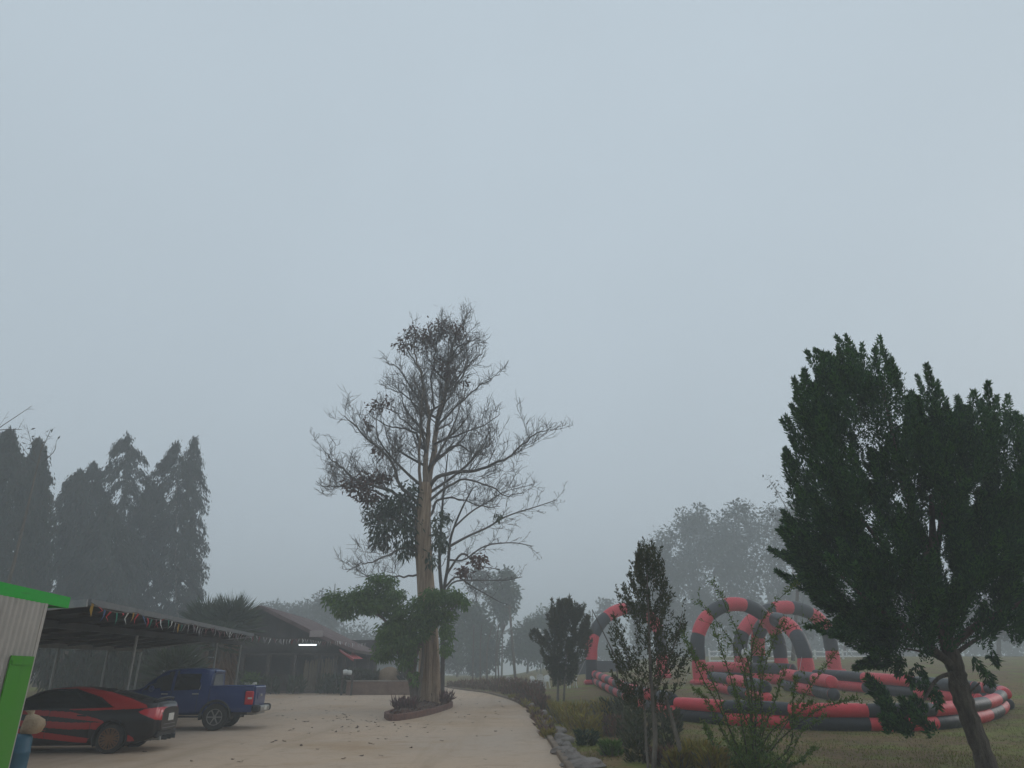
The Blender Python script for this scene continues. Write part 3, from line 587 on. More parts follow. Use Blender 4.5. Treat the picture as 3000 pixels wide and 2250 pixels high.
# ------------------------------------------------------------------ vehicles
def interp_rings(st, nx, per):
    """st: list of (x, ring control points (y, z)); returns X[nx], grid[nx, nring, 2]"""
    xs = np.array([s[0] for s in st]); K = np.array([s[1] for s in st], float)
    tt = np.linspace(xs[0], xs[-1], nx); G = np.zeros((nx, K.shape[1], 2))
    def pchip(x, y, t):
        h = np.diff(x); dl = np.diff(y) / h; d = np.zeros_like(y)
        d[1:-1] = np.where(dl[1:] * dl[:-1] > 0, 2 * dl[1:] * dl[:-1] / np.where(np.abs(dl[1:] + dl[:-1]) < 1e-9, 1, dl[1:] + dl[:-1]), 0); d[0] = dl[0]; d[-1] = dl[-1]
        i = np.clip(np.searchsorted(x, t) - 1, 0, len(x) - 2); s = (t - x[i]) / h[i]
        return (2 * s**3 - 3 * s**2 + 1) * y[i] + (s**3 - 2 * s**2 + s) * h[i] * d[i] + (-2 * s**3 + 3 * s**2) * y[i + 1] + (s**3 - s**2) * h[i] * d[i + 1]
    for j in range(K.shape[1]):
        for c in (0, 1): G[:, j, c] = pchip(xs, K[:, j, c], tt)
    m = (K.shape[1] - 1) * per + 1; out = np.zeros((nx, m, 2)); u = np.arange(K.shape[1], dtype=float)
    for i in range(nx):
        for c in (0, 1): out[i, :, c] = pchip(u, G[i, :, c], np.linspace(0, K.shape[1] - 1, m))
    return tt, out
def in_poly(x, y, P):
    P = np.asarray(P, float); r = np.zeros(np.shape(x), bool); j = len(P) - 1
    for i in range(len(P)):
        c = ((P[i, 1] > y) != (P[j, 1] > y)) & (x < (P[j, 0] - P[i, 0]) * (y - P[i, 1]) / (P[j, 1] - P[i, 1] + 1e-12) + P[i, 0]); r ^= c; j = i
    return r
def shell(tt, G):
    nx, m = G.shape[:2]; full = np.zeros((nx, 2 * m - 1, 3)); full[:, :, 0] = tt[:, None]
    full[:, :m, 1] = G[:, :, 0]; full[:, :m, 2] = G[:, :, 1]; full[:, m:, 1] = -G[:, -2::-1, 0]; full[:, m:, 2] = G[:, -2::-1, 1]
    k = 2 * m - 1; I, J = np.meshgrid(np.arange(nx - 1), np.arange(k - 1), indexing='ij'); q = (I * k + J).ravel()
    F = np.stack([q, q + 1, q + k + 1, q + k], 1); V = full.reshape(-1, 3)
    caps = [list(range(k)), [(nx - 1) * k + i for i in range(k - 1, -1, -1)]]
    return V, F, (J.ravel() / (k - 1)), caps
def sub(V, F, sel, name, mat, parent, push=0, mi=None, extra=None, smooth=True):
    f = F[sel]; u, inv = np.unique(f, return_inverse=True); mb = MB(); mb.add(V[u], np.zeros((0, 4), int))
    fi = inv.reshape(f.shape); mb.f = []
    if mi is None: mb.f.append((fi, 0))
    else:
        for a in np.unique(mi[sel]): mb.f.append((fi[mi[sel] == a], int(a)))
    for e in (extra or []): mb.add(V[e[0]], [tuple(range(len(e[0])))], e[1])
    return mb.build(name, mat, parent, smooth=smooth)
m_tyre = M("tyre_rubber", (.018, .018, .018), (.04, .036, .03), sc=8, rough=.9)
def wheel(parent, x, y, r, wd, rimr, spokes, rimmat, side, dbl=False):
    w_ = thing("wheel", (x, y, r), None, None); w_.parent = parent; del_ = [w_.pop(k) for k in list(w_.keys())]
    mb = MB(); prof = [(rimr, -wd * .46), (r * .90, -wd * .5), (r * .98, -wd * .38), (r, 0), (r * .98, wd * .38), (r * .90, wd * .5), (rimr, wd * .46)]; n = 40
    V = [(a * math.cos(t), b, a * math.sin(t)) for a, b in prof for t in np.arange(n) * 2 * math.pi / n]
    mb.add(V, [(i * n + j, i * n + (j + 1) % n, (i + 1) * n + (j + 1) % n, (i + 1) * n + j) for i in range(len(prof) - 1) for j in range(n)]); mb.build("tyre", m_tyre, w_, smooth=True)
    mb = MB(); s = side; o_ = s * wd * .42
    tube(mb, [(rimr * .97 * math.cos(t), o_, rimr * .97 * math.sin(t)) for t in np.arange(32) * 2 * math.pi / 32], rimr * .06, 6, closed=True)
    tube(mb, [(0, o_ - s * .06, 0), (0, o_ + s * .005, 0)], rimr * .2, 12)
    for k in range(spokes):
        a = k * 2 * math.pi / spokes
        for da in ((-.14, .14) if dbl else (0,)):
            beam(mb, (rimr * .15 * math.cos(a), o_ - s * .01, rimr * .15 * math.sin(a)), (rimr * .95 * math.cos(a + da), o_ - s * .005, rimr * .95 * math.sin(a + da)), rimr * (.09 if dbl else .2), .03)
    mb.build("rim", rimmat, w_)
    mb = MB(); tube(mb, [(0, o_ - s * .10, 0), (0, o_ - s * .09, 0)], rimr * .95, 24); mb.build("brake_disc", m_black, w_)
    return w_
def arch_cut(V, F, tt, arches, ymin):
    """drop side faces inside the wheel openings and round the opening edge off"""
    c = V[F].mean(1); drop = np.zeros(len(F), bool); V = V.copy()
    for ax, az, ar in arches:
        d = np.hypot(c[:, 0] - ax, c[:, 2] - az); drop |= (d < ar) & (np.abs(c[:, 1]) > ymin)
        dv = np.hypot(V[:, 0] - ax, V[:, 2] - az); nearv = (np.abs(dv - ar) < .04) & (np.abs(V[:, 1]) > ymin)
        s = ar / dv[nearv]; V[nearv, 0] = ax + (V[nearv, 0] - ax) * s; V[nearv, 2] = az + (V[nearv, 2] - az) * s
    return V, ~drop
def arch_liner(parent, ax, az, ar, y0, y1, lipmat, lip=.03, a0=-10, a1=190):
    mb = MB(); t = np.radians(np.linspace(a0, a1, 22)); n = len(t)
    mb.add([(ax + ar * math.cos(a), y, az + ar * math.sin(a)) for y in (y0, y1) for a in t], [(i, i + 1, n + i + 1, n + i) for i in range(n - 1)])
    mb.add([(ax + ar * math.cos(a), y0, az + ar * math.sin(a)) for a in t] + [(ax, y0, az)], [(i, i + 1, n) for i in range(n - 1)]); mb.build("wheel_well", m_black, parent)
    mb = MB(); tube(mb, [(ax + ar * math.cos(a), y1, az + ar * math.sin(a)) for a in t], lip, 6); mb.build("arch_trim", lipmat, parent, smooth=True)

m_cblack = M("car_black_paint", (.013, .011, .011), rough=.35, coat=.15, spec=.3)
m_cred = M("car_red_paint", (.34, .014, .012), rough=.38, coat=.15, spec=.3)
m_lamp = M("red_lamp_lens", (.5, .02, .03), rough=.15, coat=.5)
m_lampw = M("clear_lamp_lens", (.55, .55, .52), rough=.15)
m_bronze = M("bronze_rim", (.16, .085, .045), (.2, .11, .06), sc=9, rough=.45, metal=.5)
m_alloy = M("alloy_rim", (.38, .37, .35), (.28, .27, .25), sc=9, rough=.45, metal=.5)
m_plate = M("number_plate", (.62, .60, .55), rough=.5)

# sport sedan: x runs from the tail (0) forward, y to its right, local z from the ground
def mirror_lr(p): return p
cst = [(-0.05, [(0, .46), (.42, .46), (.55, .53), (.60, .70), (.54, .90), (.36, .955), (0, .965)]), (-0.015, [(0, .43), (.48, .43), (.63, .50), (.69, .70), (.61, .925), (.42, .985), (0, 1.0)]), (0.01, [(0, .42), (.50, .42), (.66, .50), (.72, .70), (.64, .93), (.45, 1.00), (0, 1.02)]), (0.06, [(0, .34), (.60, .34), (.76, .46), (.82, .70), (.74, .98), (.52, 1.07), (0, 1.09)]), (0.22, [(0, .26), (.66, .27), (.83, .40), (.875, .68), (.78, .98), (.60, 1.085), (0, 1.105)]), (0.50, [(0, .2), (.68, .21), (.86, .34), (.90, .68), (.80, .985), (.60, 1.13), (0, 1.15)]),
       (0.95, [(0, .17), (.70, .18), (.87, .32), (.90, .66), (.82, .965), (.58, 1.235), (0, 1.265)]), (1.45, [(0, .16), (.70, .17), (.87, .30), (.895, .62), (.83, .945), (.565, 1.345), (0, 1.38)]), (2.05, [(0, .16), (.70, .17), (.87, .29), (.89, .58), (.83, .925), (.575, 1.385), (0, 1.418)]), (2.65, [(0, .16), (.70, .17), (.87, .29), (.89, .58), (.83, .91), (.58, 1.345), (0, 1.385)]),
       (3.15, [(0, .16), (.70, .17), (.87, .30), (.895, .60), (.825, .90), (.62, 1.14), (0, 1.19)]), (3.55, [(0, .17), (.70, .18), (.87, .32), (.90, .62), (.80, .87), (.60, .955), (0, .985)]), (4.1, [(0, .19), (.68, .2), (.84, .34), (.87, .58), (.74, .76), (.5, .83), (0, .86)]), (4.45, [(0, .2), (.60, .21), (.76, .34), (.78, .52), (.66, .66), (.42, .72), (0, .75)]), (4.63, [(0, .26), (.42, .26), (.56, .36), (.58, .5), (.5, .6), (.3, .64), (0, .66)])]
tt, G = interp_rings(cst, 460, 28); V, F, J, caps = shell(tt, G); c = V[F].mean(1); nn = np.abs(c[:, 1]); m7 = 6 * 28
kj = np.minimum(np.arange(2 * m7), 2 * m7 - 1 - np.arange(2 * m7)); KJ = np.tile(kj, len(tt) - 1)      # control ring index of each face
car_p = gp(315, 2209); hd = math.atan2(-.11, -.99)
fw = np.array([math.cos(hd), math.sin(hd), 0]); rt = np.array([math.sin(hd), -math.cos(hd), 0])       # forward, and towards +y local = left
near = np.array([-math.sin(hd), math.cos(hd), 0])
org = car_p - fw * .95 - near * .80
car = thing("sports_sedan", (org[0], org[1], float(terr(car_p[0], car_p[1]))), "low red sedan with jagged black streaks parked nose in beside the green kiosk", "car", rz=hd)
archs = [(.95, .33, .37), (3.65, .33, .37)]
V2, keep = arch_cut(V, F, tt, archs, .55)
KJ = KJ / 4.0; roofz = KJ >= 5 * 7
win = in_poly(c[:, 0], c[:, 2], [(.98, .975), (1.25, 1.08), (1.55, 1.225), (1.95, 1.315), (2.35, 1.33), (2.7, 1.27), (3.0, 1.14), (3.3, .985), (3.45, .915), (2.6, .935), (1.6, .965)]) & (KJ >= 27) & (KJ < 35)
rwin = roofz & (c[:, 0] > .52) & (c[:, 0] < 1.38) & (nn < .50); fwin = (KJ >= 33) & (c[:, 0] > 2.78) & (c[:, 0] < 3.5) & (nn < .62)
tl = (nn > .28) & in_poly(c[:, 0], c[:, 2], [(-.2, .68), (.02, .70), (.16, .76), (.36, .84), (.42, .88), (.3, .94), (.0, .97), (-.2, .97)]) & ~in_poly(nn, c[:, 2], [(.2, .76), (.56, .77), (.6, .82), (.56, .89), (.2, .9)])
red = np.zeros(len(F), bool)
for pl in [[(.25, .96), (.55, .94), (1.5, .91), (2.1, .93), (1.0, .97), (1.35, 1.19), (2.0, 1.38), (2.9, 1.36), (1.95, 1.43), (1.2, 1.30), (.7, 1.16), (.3, 1.02)],
           [(3.5, .90), (2.6, .92), (1.9, .88), (1.3, .74), (1.05, .655), (1.5, .70), (2.2, .78), (3.0, .84), (3.5, .83)],
           [(3.7, .72), (2.6, .71), (1.9, .66), (1.15, .66), (1.28, .52), (1.9, .52), (2.7, .58), (3.7, .60)],
           [(3.4, .50), (2.7, .50), (2.0, .41), (1.40, .33), (1.45, .235), (1.7, .25), (2.3, .32), (3.1, .40), (3.9, .36), (3.9, .46)],
           [(2.3, .50), (2.9, .54), (3.6, .55), (3.6, .51), (2.9, .49)], [(.56, .40), (.44, .34), (.42, .26), (.56, .25)], [(3.6, .9), (4.5, .7), (4.6, .55), (3.7, .8)]]:
    red |= in_poly(c[:, 0], c[:, 2], pl) & (nn > .3)
red |= roofz & (c[:, 0] > 1.9) & (c[:, 0] < 2.8) & (nn < .25) & (np.sin(c[:, 0] * 9 + nn * 7) > .2)
body = keep & ~win & ~rwin & ~fwin & ~tl
sub(V2, F, body, "body", [m_cblack, m_cred], car, mi=red.astype(int), extra=[(caps[0], 0), (caps[1], 0)])
for s in (1, -1): sub(V2, F, win & (c[:, 1] * s > 0), "side_window", m_glass, car); sub(V2, F, tl & (c[:, 1] * s > 0), "tail_light", m_lamp, car)
sub(V2, F, rwin, "rear_window", m_glass, car); sub(V2, F, fwin, "windscreen", m_glass, car)
for ax, az, ar in archs:
    for s in (1, -1): arch_liner(car, ax, az, ar, s * .5, s * .875, m_cblack, .022, -28, 208); wheel(car, ax, s * .79, .32, .22, .225, 10, m_bronze, s, True)
mb = MB(); box(mb, (-.065, 0, .74), (.02, .36, .16), bev=.004); mb.build("number_plate", m_plate, car)
mb = MB(); tube(mb, [(.18, -.66, 1.09), (.10, -.5, 1.15), (.08, 0, 1.165), (.10, .5, 1.15), (.18, .66, 1.09)], [.015, .025, .028, .025, .015], 8); mb.build("spoiler", m_cblack, car, smooth=True)
mb = MB(); box(mb, (.02, 0, .38), (.12, 1.3, .14), bev=.03)
for yy in (-.3, 0, .3): box(mb, (-.03, yy, .30), (.22, .015, .10))
mb.build("rear_diffuser", m_black, car)
for zz, wd_ in ((.52, 1.15), (.60, 1.0)): mb = MB(); tube(mb, [(.03, -wd_ * .56, zz), (-.05, -wd_ * .4, zz - .01), (-.065, 0, zz - .01), (-.05, wd_ * .4, zz - .01), (.03, wd_ * .56, zz)], .006, 6); mb.build("bumper_strip", m_steel, car)
for s in (1, -1):
    mb = MB(); tube(mb, [(3.05, s * .86, .90), (3.02, s * .94, .93), (3.0, s * 1.04, .95)], [.02, .07, .05], 8); mb.build("wing_mirror", m_cblack, car, smooth=True)
    mb = MB(); tube(mb, [(-.06, s * .5, .30), (.15, s * .5, .30)], .045, 12); mb.build("exhaust", m_steel, car)
    mb = MB(); [tube(mb, [(x_, s * .868, .30), (x_, s * .893, .45), (x_, s * .896, .62), (x_, s * .875, .78), (x_, s * .832, .92)], .006, 5) for x_ in (1.42, 2.38, 3.3)]; mb.build("door_seam", m_black, car); mb = MB(); beam(mb, (1.55, s * .887, .80), (1.75, s * .889, .81), .02, .03); beam(mb, (2.6, s * .885, .79), (2.8, s * .885, .79), .02, .03); mb.build("door_handle", m_cblack, car)

# blue pickup
m_tblue = M("truck_blue_paint", (.006, .028, .13), rough=.3, coat=.3, spec=.35)
tst = [(1.62, [(0, .48), (.70, .48), (.86, .55), (.905, .85), (.87, 1.18), (.66, 1.72), (0, 1.775)]), (1.75, [(0, .46), (.70, .46), (.87, .53), (.91, .85), (.875, 1.18), (.665, 1.755), (0, 1.80)]), (2.4, [(0, .44), (.70, .44), (.875, .52), (.915, .83), (.88, 1.16), (.67, 1.775), (0, 1.82)]), (3.0, [(0, .44), (.70, .44), (.875, .52), (.915, .83), (.88, 1.14), (.66, 1.73), (0, 1.78)]), (3.5, [(0, .44), (.70, .44), (.875, .52), (.915, .83), (.88, 1.12), (.68, 1.42), (0, 1.47)]),
       (3.85, [(0, .44), (.70, .44), (.875, .54), (.915, .83), (.87, 1.08), (.70, 1.17), (0, 1.22)]), (4.6, [(0, .46), (.70, .46), (.86, .55), (.90, .82), (.82, 1.02), (.6, 1.09), (0, 1.12)]), (5.1, [(0, .48), (.66, .48), (.80, .56), (.82, .78), (.72, .95), (.5, 1.0), (0, 1.03)]), (5.3, [(0, .52), (.55, .52), (.66, .58), (.68, .75), (.58, .88), (.4, .92), (0, .94)])]
tt, G = interp_rings(tst, 120, 6); V, F, J, caps = shell(tt, G); c = V[F].mean(1); nn = np.abs(c[:, 1]); m6 = 36
kj = np.minimum(np.arange(2 * m6), 2 * m6 - 1 - np.arange(2 * m6)); KJ = np.tile(kj, len(tt) - 1)
tp_ = gp(623, 2142); fwd = fw; org = tp_ - fwd * 1.35 - near * .86
trk = thing("pickup_truck", (org[0], org[1], float(terr(tp_[0], tp_[1] + .5))), "dark blue double cab pickup parked behind the red sedan under the carport", "pickup truck", rz=hd)
tar = [(4.38, .40, .46)]
V2, keep = arch_cut(V, F, tt, tar, .6)
wn = (KJ >= 24) & (KJ < 30) & in_poly(c[:, 0], c[:, 2], [(1.9, 1.2), (1.98, 1.62), (2.1, 1.68), (2.9, 1.67), (3.2, 1.5), (3.6, 1.2), (3.62, 1.17)]) & ~((c[:, 0] > 2.70) & (c[:, 0] < 2.80))
fwn = (KJ >= 28) & (c[:, 0] > 3.1) & (c[:, 0] < 3.78) & (nn < .66)
sub(V2, F, keep & ~wn & ~fwn, "cab", m_tblue, trk, extra=[(caps[0], 0), (caps[1], 0)])
for s in (1, -1): sub(V2, F, wn & (c[:, 1] * s > 0), "side_window", m_glass, trk)
sub(V2, F, fwn, "windscreen", m_glass, trk)
mb = MB(); mb.add([(1.60, -.58, 1.27), (1.60, .58, 1.27), (1.605, .50, 1.62), (1.605, -.50, 1.62)], [(0, 1, 2, 3)]); box(mb, (1.6, 0, 1.26), (.03, 1.2, .03)); mb.build("rear_window", M("grey_glass", (.16, .17, .18), rough=.12), trk)
mb = MB(); box(mb, (1.60, 0, 1.70), (.05, 1.16, .09), bev=.02); mb.build("roof_spoiler", m_tblue, trk)
# bed: outer sides with a wheel opening, floor, tailgate
for s in (1, -1):
    mb = MB(); ax, az, ar = 1.35, .40, .46; nxx, nzz = 60, 26; xs = np.linspace(.27, 1.60, nxx); zs = np.linspace(.52, 1.28, nzz); id_ = {}; vv = []
    def bed_y(z): return .905 - .045 * max(0, (z - .95) / .33) ** 2 - .05 * max(0, (.7 - z) / .2) ** 2
    for i in range(nxx):
        for k in range(nzz):
            x, z = xs[i], zs[k]; d = math.hypot(x - ax, z - az)
            if abs(d - ar) < .03: x = ax + (x - ax) * ar / d; z = az + (z - az) * ar / d
            vv.append((x, s * bed_y(z), z))
    ff = [(i * nzz + k, (i + 1) * nzz + k, (i + 1) * nzz + k + 1, i * nzz + k + 1) for i in range(nxx - 1) for k in range(nzz - 1) if math.hypot((xs[i] + xs[i + 1]) / 2 - ax, (zs[k] + zs[k + 1]) / 2 - az) > ar and not (xs[i] < .52 and zs[k] > .72 and zs[k] < 1.13)]
    mb.add(vv, ff); box(mb, (.93, s * .83, 1.275), (1.32, .10, .035), bev=.012); box(mb, (.93, s * .80, .95), (1.30, .03, .62)); mb.build("bed_side", m_tblue, trk, smooth=False)
    arch_liner(trk, ax, az, ar, s * .45, s * .895, m_black, .035, -12, 192); arch_liner(trk, 4.38, .40, .46, s * .5, s * .90, m_black, .035, -12, 192)
    mb = MB(); box(mb, (.38, s * .862, .925), (.26, .09, .41), bev=.03); lt = mb.build("tail_light", m_lamp, trk)
    mb = MB(); box(mb, (.35, s * .872, .92), (.16, .085, .08), bev=.02); mb.build("lamp_lens", m_lampw, lt)
    for xx in (1.35, 4.38): wheel(trk, xx, s * .79, .385, .26, .235, 6, m_alloy, s)
    for xx in (1.95, 2.76, 3.62): mb = MB(); tube(mb, [(xx, s * .872, .52), (xx, s * .908, .66), (xx, s * .917, .84), (xx, s * .905, 1.0), (xx, s * .884, 1.14)], .006, 5); mb.build("door_seam", m_black, trk)
    mb = MB(); box(mb, (2.7, s * .86, .40), (1.9, .16, .05), bev=.02); mb.build("side_step", m_black, trk)
    mb = MB(); tube(mb, [(3.35, s * .9, 1.16), (3.33, s * 1.0, 1.2), (3.31, s * 1.1, 1.24)], [.02, .09, .07], 8); mb.build("wing_mirror", m_tblue, trk, smooth=True)
    for xx in (2.02, 2.95): mb = MB(); box(mb, (xx, s * .925, 1.05), (.20, .03, .04), bev=.012); mb.build("door_handle", m_alloy, trk)
    mb = MB(); beam(mb, (1.93, s * .885, 1.17), (1.80, s * .74, 1.66), .012, .02); mb.build("window_trim", m_alloy, trk)
mb = MB(); box(mb, (.26, 0, .94), (.08, 1.56, .66), bev=.03); box(mb, (.215, 0, .98), (.02, .9, .18)); tg_ = mb.build("tailgate", m_tblue, trk)
mb = MB(); box(mb, (.2, 0, 1.0), (.04, .26, .07), bev=.012); mb.build("handle", m_alloy, tg_)
mb = MB(); box(mb, (.93, 0, .72), (1.30, 1.6, .06)); box(mb, (1.57, 0, .98), (.04, 1.6, .56)); mb.build("bed_floor", m_black, trk)
mb = MB(); box(mb, (.13, 0, .60), (.2, 1.5, .18), bev=.04); box(mb, (.3, 0, .50), (.3, 1.2, .12)); mb.build("rear_bumper", m_alloy, trk)
for s in (1, -1): mb = MB(); box(mb, (.14, s * .80, .62), (.26, .22, .22), bev=.05); mb.build("bumper_corner", m_black, trk)
mb = MB(); box(mb, (.02, .0, .62), (.015, .34, .12)); mb.build("number_plate", m_plate, trk)
mb = MB(); beam(mb, (.3, .35, .5), (5, .35, .5), .12, .16); beam(mb, (.3, -.35, .5), (5, -.35, .5), .12, .16); tube(mb, [(1.35, -.7, .385), (1.35, .7, .385)], .07, 8); mb.build("chassis", m_black, trk)
# barrel and sack behind the green door
BYd = 13.6; bp = at(40, 2240, BYd); bz = float(terr(bp[0], bp[1])); btop = at(60, 2150, BYd)[2]
bl = thing("plastic_barrel", (bp[0], bp[1], bz), "blue plastic barrel half hidden behind the green kiosk door panel", "barrel"); mb = MB()
tube(mb, [(bp[0], bp[1], bz + h * (btop - bz)) for h in (0, .03, .22, .25, .28, .6, .63, .66, .92, 1)], [.17, .19, .2, .21, .2, .2, .21, .2, .19, .15], 24); mb.build("drum", M("blue_plastic", (.012, .075, .12), (.02, .10, .16), sc=5, rough=.45), bl, (bp[0], bp[1], bz), smooth=True)
sp_ = np.array([at(86, 2150, BYd)[0], bp[1] + .05, btop]); hs_ = at(86, 2082, BYd)[2] - btop; mb = MB()
V = []; n = 22
for i, (h, r_, ox) in enumerate([(0, .13, -.03), (.08, .17, -.01), (.35, .185, .01), (.6, .165, .0), (.78, .10, -.05), (.86, .045, -.08), (1, .08, -.11)]):
    for j in range(n): t_ = j * 2 * math.pi / n; q = r_ * (1 + .13 * mnoise.noise(Vector((math.cos(t_) * 1.6, math.sin(t_) * 1.6, h * 3)))); V.append(sp_ + [ox + q * math.cos(t_), q * math.sin(t_) * .85, h * hs_])
mb.add(V, [(i * n + j, i * n + (j + 1) % n, (i + 1) * n + (j + 1) % n, (i + 1) * n + j) for i in range(6) for j in range(n)])
o = mb.build("burlap_sack", M("tan_sack", (.30, .22, .14), (.40, .30, .20), sc=6, rough=.9, bump=.6), None, sp_, smooth=True); tag(o, "full tan sack resting on top of the blue barrel by the kiosk", "sack")

# ------------------------------------------------------------------ open pavilion with the lit tube
PY = 49.5
def X_at(px, Y, py=1985): return at(px, py, Y)[0]
pr = X_at(1042, PY, 1905); pa = X_at(772, PY, 1780); za = at(772, 1776, PY)[2]; ze = at(1042, 1905, PY)[2]; zg = float(terr(-12, PY + 2)) 
hwid = pr - pa; pl_ = pa - hwid; PB = np.array([pa, PY + 4, zg])
m_rust = M("rusty_roof_sheet", (.10, .06, .055), (.17, .12, .115), sc=1.5, rough=.8)
m_dark = M("dark_board", (.035, .03, .027), (.06, .05, .045), sc=2.5, rough=.9)
m_bamb = M("bamboo_screen", (.15, .115, .075), (.24, .19, .13), sc=4, rough=.8, stretch=(8, 8, 1))
pav = thing("restaurant_pavilion", PB, "dark open timber pavilion with a broad rusty gable roof and bamboo screens", "pavilion")
dep = 11
for s in (1, -1):
    mb = MB(); xe = pa + s * (hwid + .1); nrb = 60; vv = []
    for k in range(nrb + 1):
        y = PY - .7 + (dep + 1.4) * k / nrb; b = .03 * (1 if k % 2 else -1); vv += [(pa, y, za + b), (pa + s * hwid * .55, y, za - (za - ze) * .57 + b), (xe, y, ze + b)]
    mb.add(vv, [(3 * k + i, 3 * k + 3 + i, 3 * k + 4 + i, 3 * k + 1 + i) for k in range(nrb) for i in (0, 1)]); mb.build("roof", m_rust, pav, PB)
    mb = MB(); beam(mb, (pa, PY - .68, za - .1), (pa + s * hwid * .55, PY - .68, za - (za - ze) * .57 - .1), .05, .22); beam(mb, (pa + s * hwid * .55, PY - .68, za - (za - ze) * .57 - .1), (xe, PY - .68, ze - .1), .05, .22); mb.build("barge_board", m_rust, pav, PB)
    mb = MB(); beam(mb, (xe, PY - .7, ze - .08), (xe, PY + dep + .7, ze - .08), .05, .16); mb.build("eave_board", m_wood, pav, PB)
zt = at(900, 1918, PY)[2]; zl = at(900, 1880, PY)[2]
mb = MB(); mb.add([(pl_ + .2, PY - .1, zt + .1), (pr - .2, PY - .1, zt + .1), (pr - .3, PY - .1, zt + .4), (pa, PY - .1, za - .2), (pl_ + .3, PY - .1, zt + .4)], [(0, 1, 2, 3, 4)]); 
for k in range(26):
    x = pl_ + .8 + (pr - pl_ - 1.6) * k / 25; zz = za - abs(x - pa) / hwid * (za - ze) - .25
    if zz > zt + .3: beam(mb, (x, PY - .13, zt + .25), (x, PY - .13, zz), .12, .02)
mb.build("gable", m_dark, pav, PB)
mb = MB(); box(mb, ((pl_ + pr) / 2, PY - .02, zt + .12), (pr - pl_ - .6, .16, .26)); box(mb, ((pl_ + pr) / 2, PY + dep / 2, zt + .12), (pr - pl_ - .6, .14, .24)); mb.build("tie_beam", m_wood, pav, PB)
for x in [X_at(p_, PY) for p_ in (706, 782, 858, 932, 981, 1006)]:
    for yy in (PY, PY + dep):
        mb = MB(); box(mb, (x, yy, (zg + zt) / 2), (.2, .2, zt - zg + .2)); mb.build("post", m_wood, pav, PB)
mb = MB(); box(mb, ((pl_ + pr) / 2, PY + dep + .1, (zg + zt) / 2 + .3), (pr - pl_ - 1, .08, zt - zg + 2.2)); box(mb, (pl_ + .6, PY + dep / 2, (zg + zt) / 2), (.08, dep, zt - zg)); mb.build("back_wall", m_dark, pav, PB)
mb = MB(); box(mb, ((pl_ + pr) / 2, PY + dep / 2, zg - .1), (pr - pl_ - .2, dep + .4, .36)); mb.build("floor_slab", M("dark_concrete", (.12, .10, .085), (.17, .14, .12), sc=2, rough=.9), pav, PB)
for a_, b_ in ((786, 852), (700, 776)):
    xa, xb = X_at(a_, PY), X_at(b_, PY); mb = MB(); box(mb, ((xa + xb) / 2, PY + .4, zg + .55), (xb - xa, .12, 1.0)); box(mb, ((xa + xb) / 2, PY + .4, zg + 1.075), (xb - xa + .1, .4, .05)); mb.build("counter", m_wood, pav, PB)
for a_, b_, zz0, zz1 in ((886, 928, .1, 1.9), (938, 976, .1, 2.0)):
    xa, xb = X_at(a_, PY), X_at(b_, PY); mb = MB()
    for k in range(14): x = xa + (xb - xa) * k / 13; tube(mb, [(x, PY + .15 + .02 * (k % 2), zg + zz0), (x + R.gauss(0, .02), PY + .15, zg + zz1 + R.uniform(-.25, .1))], .035, 6)
    mb.build("bamboo_screen", m_bamb, pav, PB)
xa, xb = X_at(903, PY), X_at(942, PY); za_, zb_ = at(920, 1868, PY)[2], at(920, 1850, PY)[2]
mb = MB(); box(mb, ((xa + xb) / 2, PY - .74, (za_ + zb_) / 2), (xb - xa, .03, zb_ - za_), bev=.01); mb.build("gable_panel", M("faded_pink_panel", (.32, .26, .26), (.42, .35, .34), sc=3, rough=.7), pav, PB)
# lit fluorescent tube
em = bpy.data.materials.new("lit_tube"); em.use_nodes = True; b = em.node_tree.nodes["Principled BSDF"]; b.inputs['Base Color'].default_value = (.9, .95, 1, 1); b.inputs['Emission Color'].default_value = (.85, .95, 1, 1); b.inputs['Emission Strength'].default_value = 2.6
la, lb = at(876, 1887.5, PY - .3), at(927, 1889.5, PY - .3); la[2] = lb[2]
lamp = thing("tube_light", (la + lb) / 2, "white glowing fluorescent tube hanging under the pavilion eaves", "lamp"); lo = (la + lb) / 2
mb = MB(); tube(mb, [la, lb], .035, 10); mb.build("tube", em, lamp, lo); mb = MB(); box(mb, lo + [0, 0, .055], (lb[0] - la[0] + .08, .07, .04), bev=.01); mb.build("fixture", m_white, lamp, lo)
mb = MB()
for f in (.15, .85): p = la + (lb - la) * f; tube(mb, [p + [0, 0, .05], p + [0, .1, zt + .2 - p[2]]], .008, 5)
mb.build("hanger", m_black, lamp, lo)
# red awning at the right corner
a1, a2 = at(995, 1902, PY - .5), at(1036, 1930, PY - 1.2); mb = MB(); mb.add([a1, a2, a2 + [.12, 2.5, .05], a1 + [.1, 2.5, .0], a1 + [0, 0, -.12], a2 + [0, 0, -.16]], [(0, 1, 2, 3), (0, 4, 5, 1)])
awn = thing("awning", (a1 + a2) / 2, "sloping red awning strip under the right corner of the pavilion roof", "awning"); ao = (a1 + a2) / 2
mb.build("cloth", M("red_awning_cloth", (.42, .05, .06), (.5, .08, .08), sc=4, rough=.7), awn, ao)
mb = MB(); tube(mb, [a1 - [0, .02, .01], a2 - [0, .02, .01]], .025, 6); mb.build("rod", M("pale_red_rod", (.5, .2, .2), rough=.5), awn, ao)

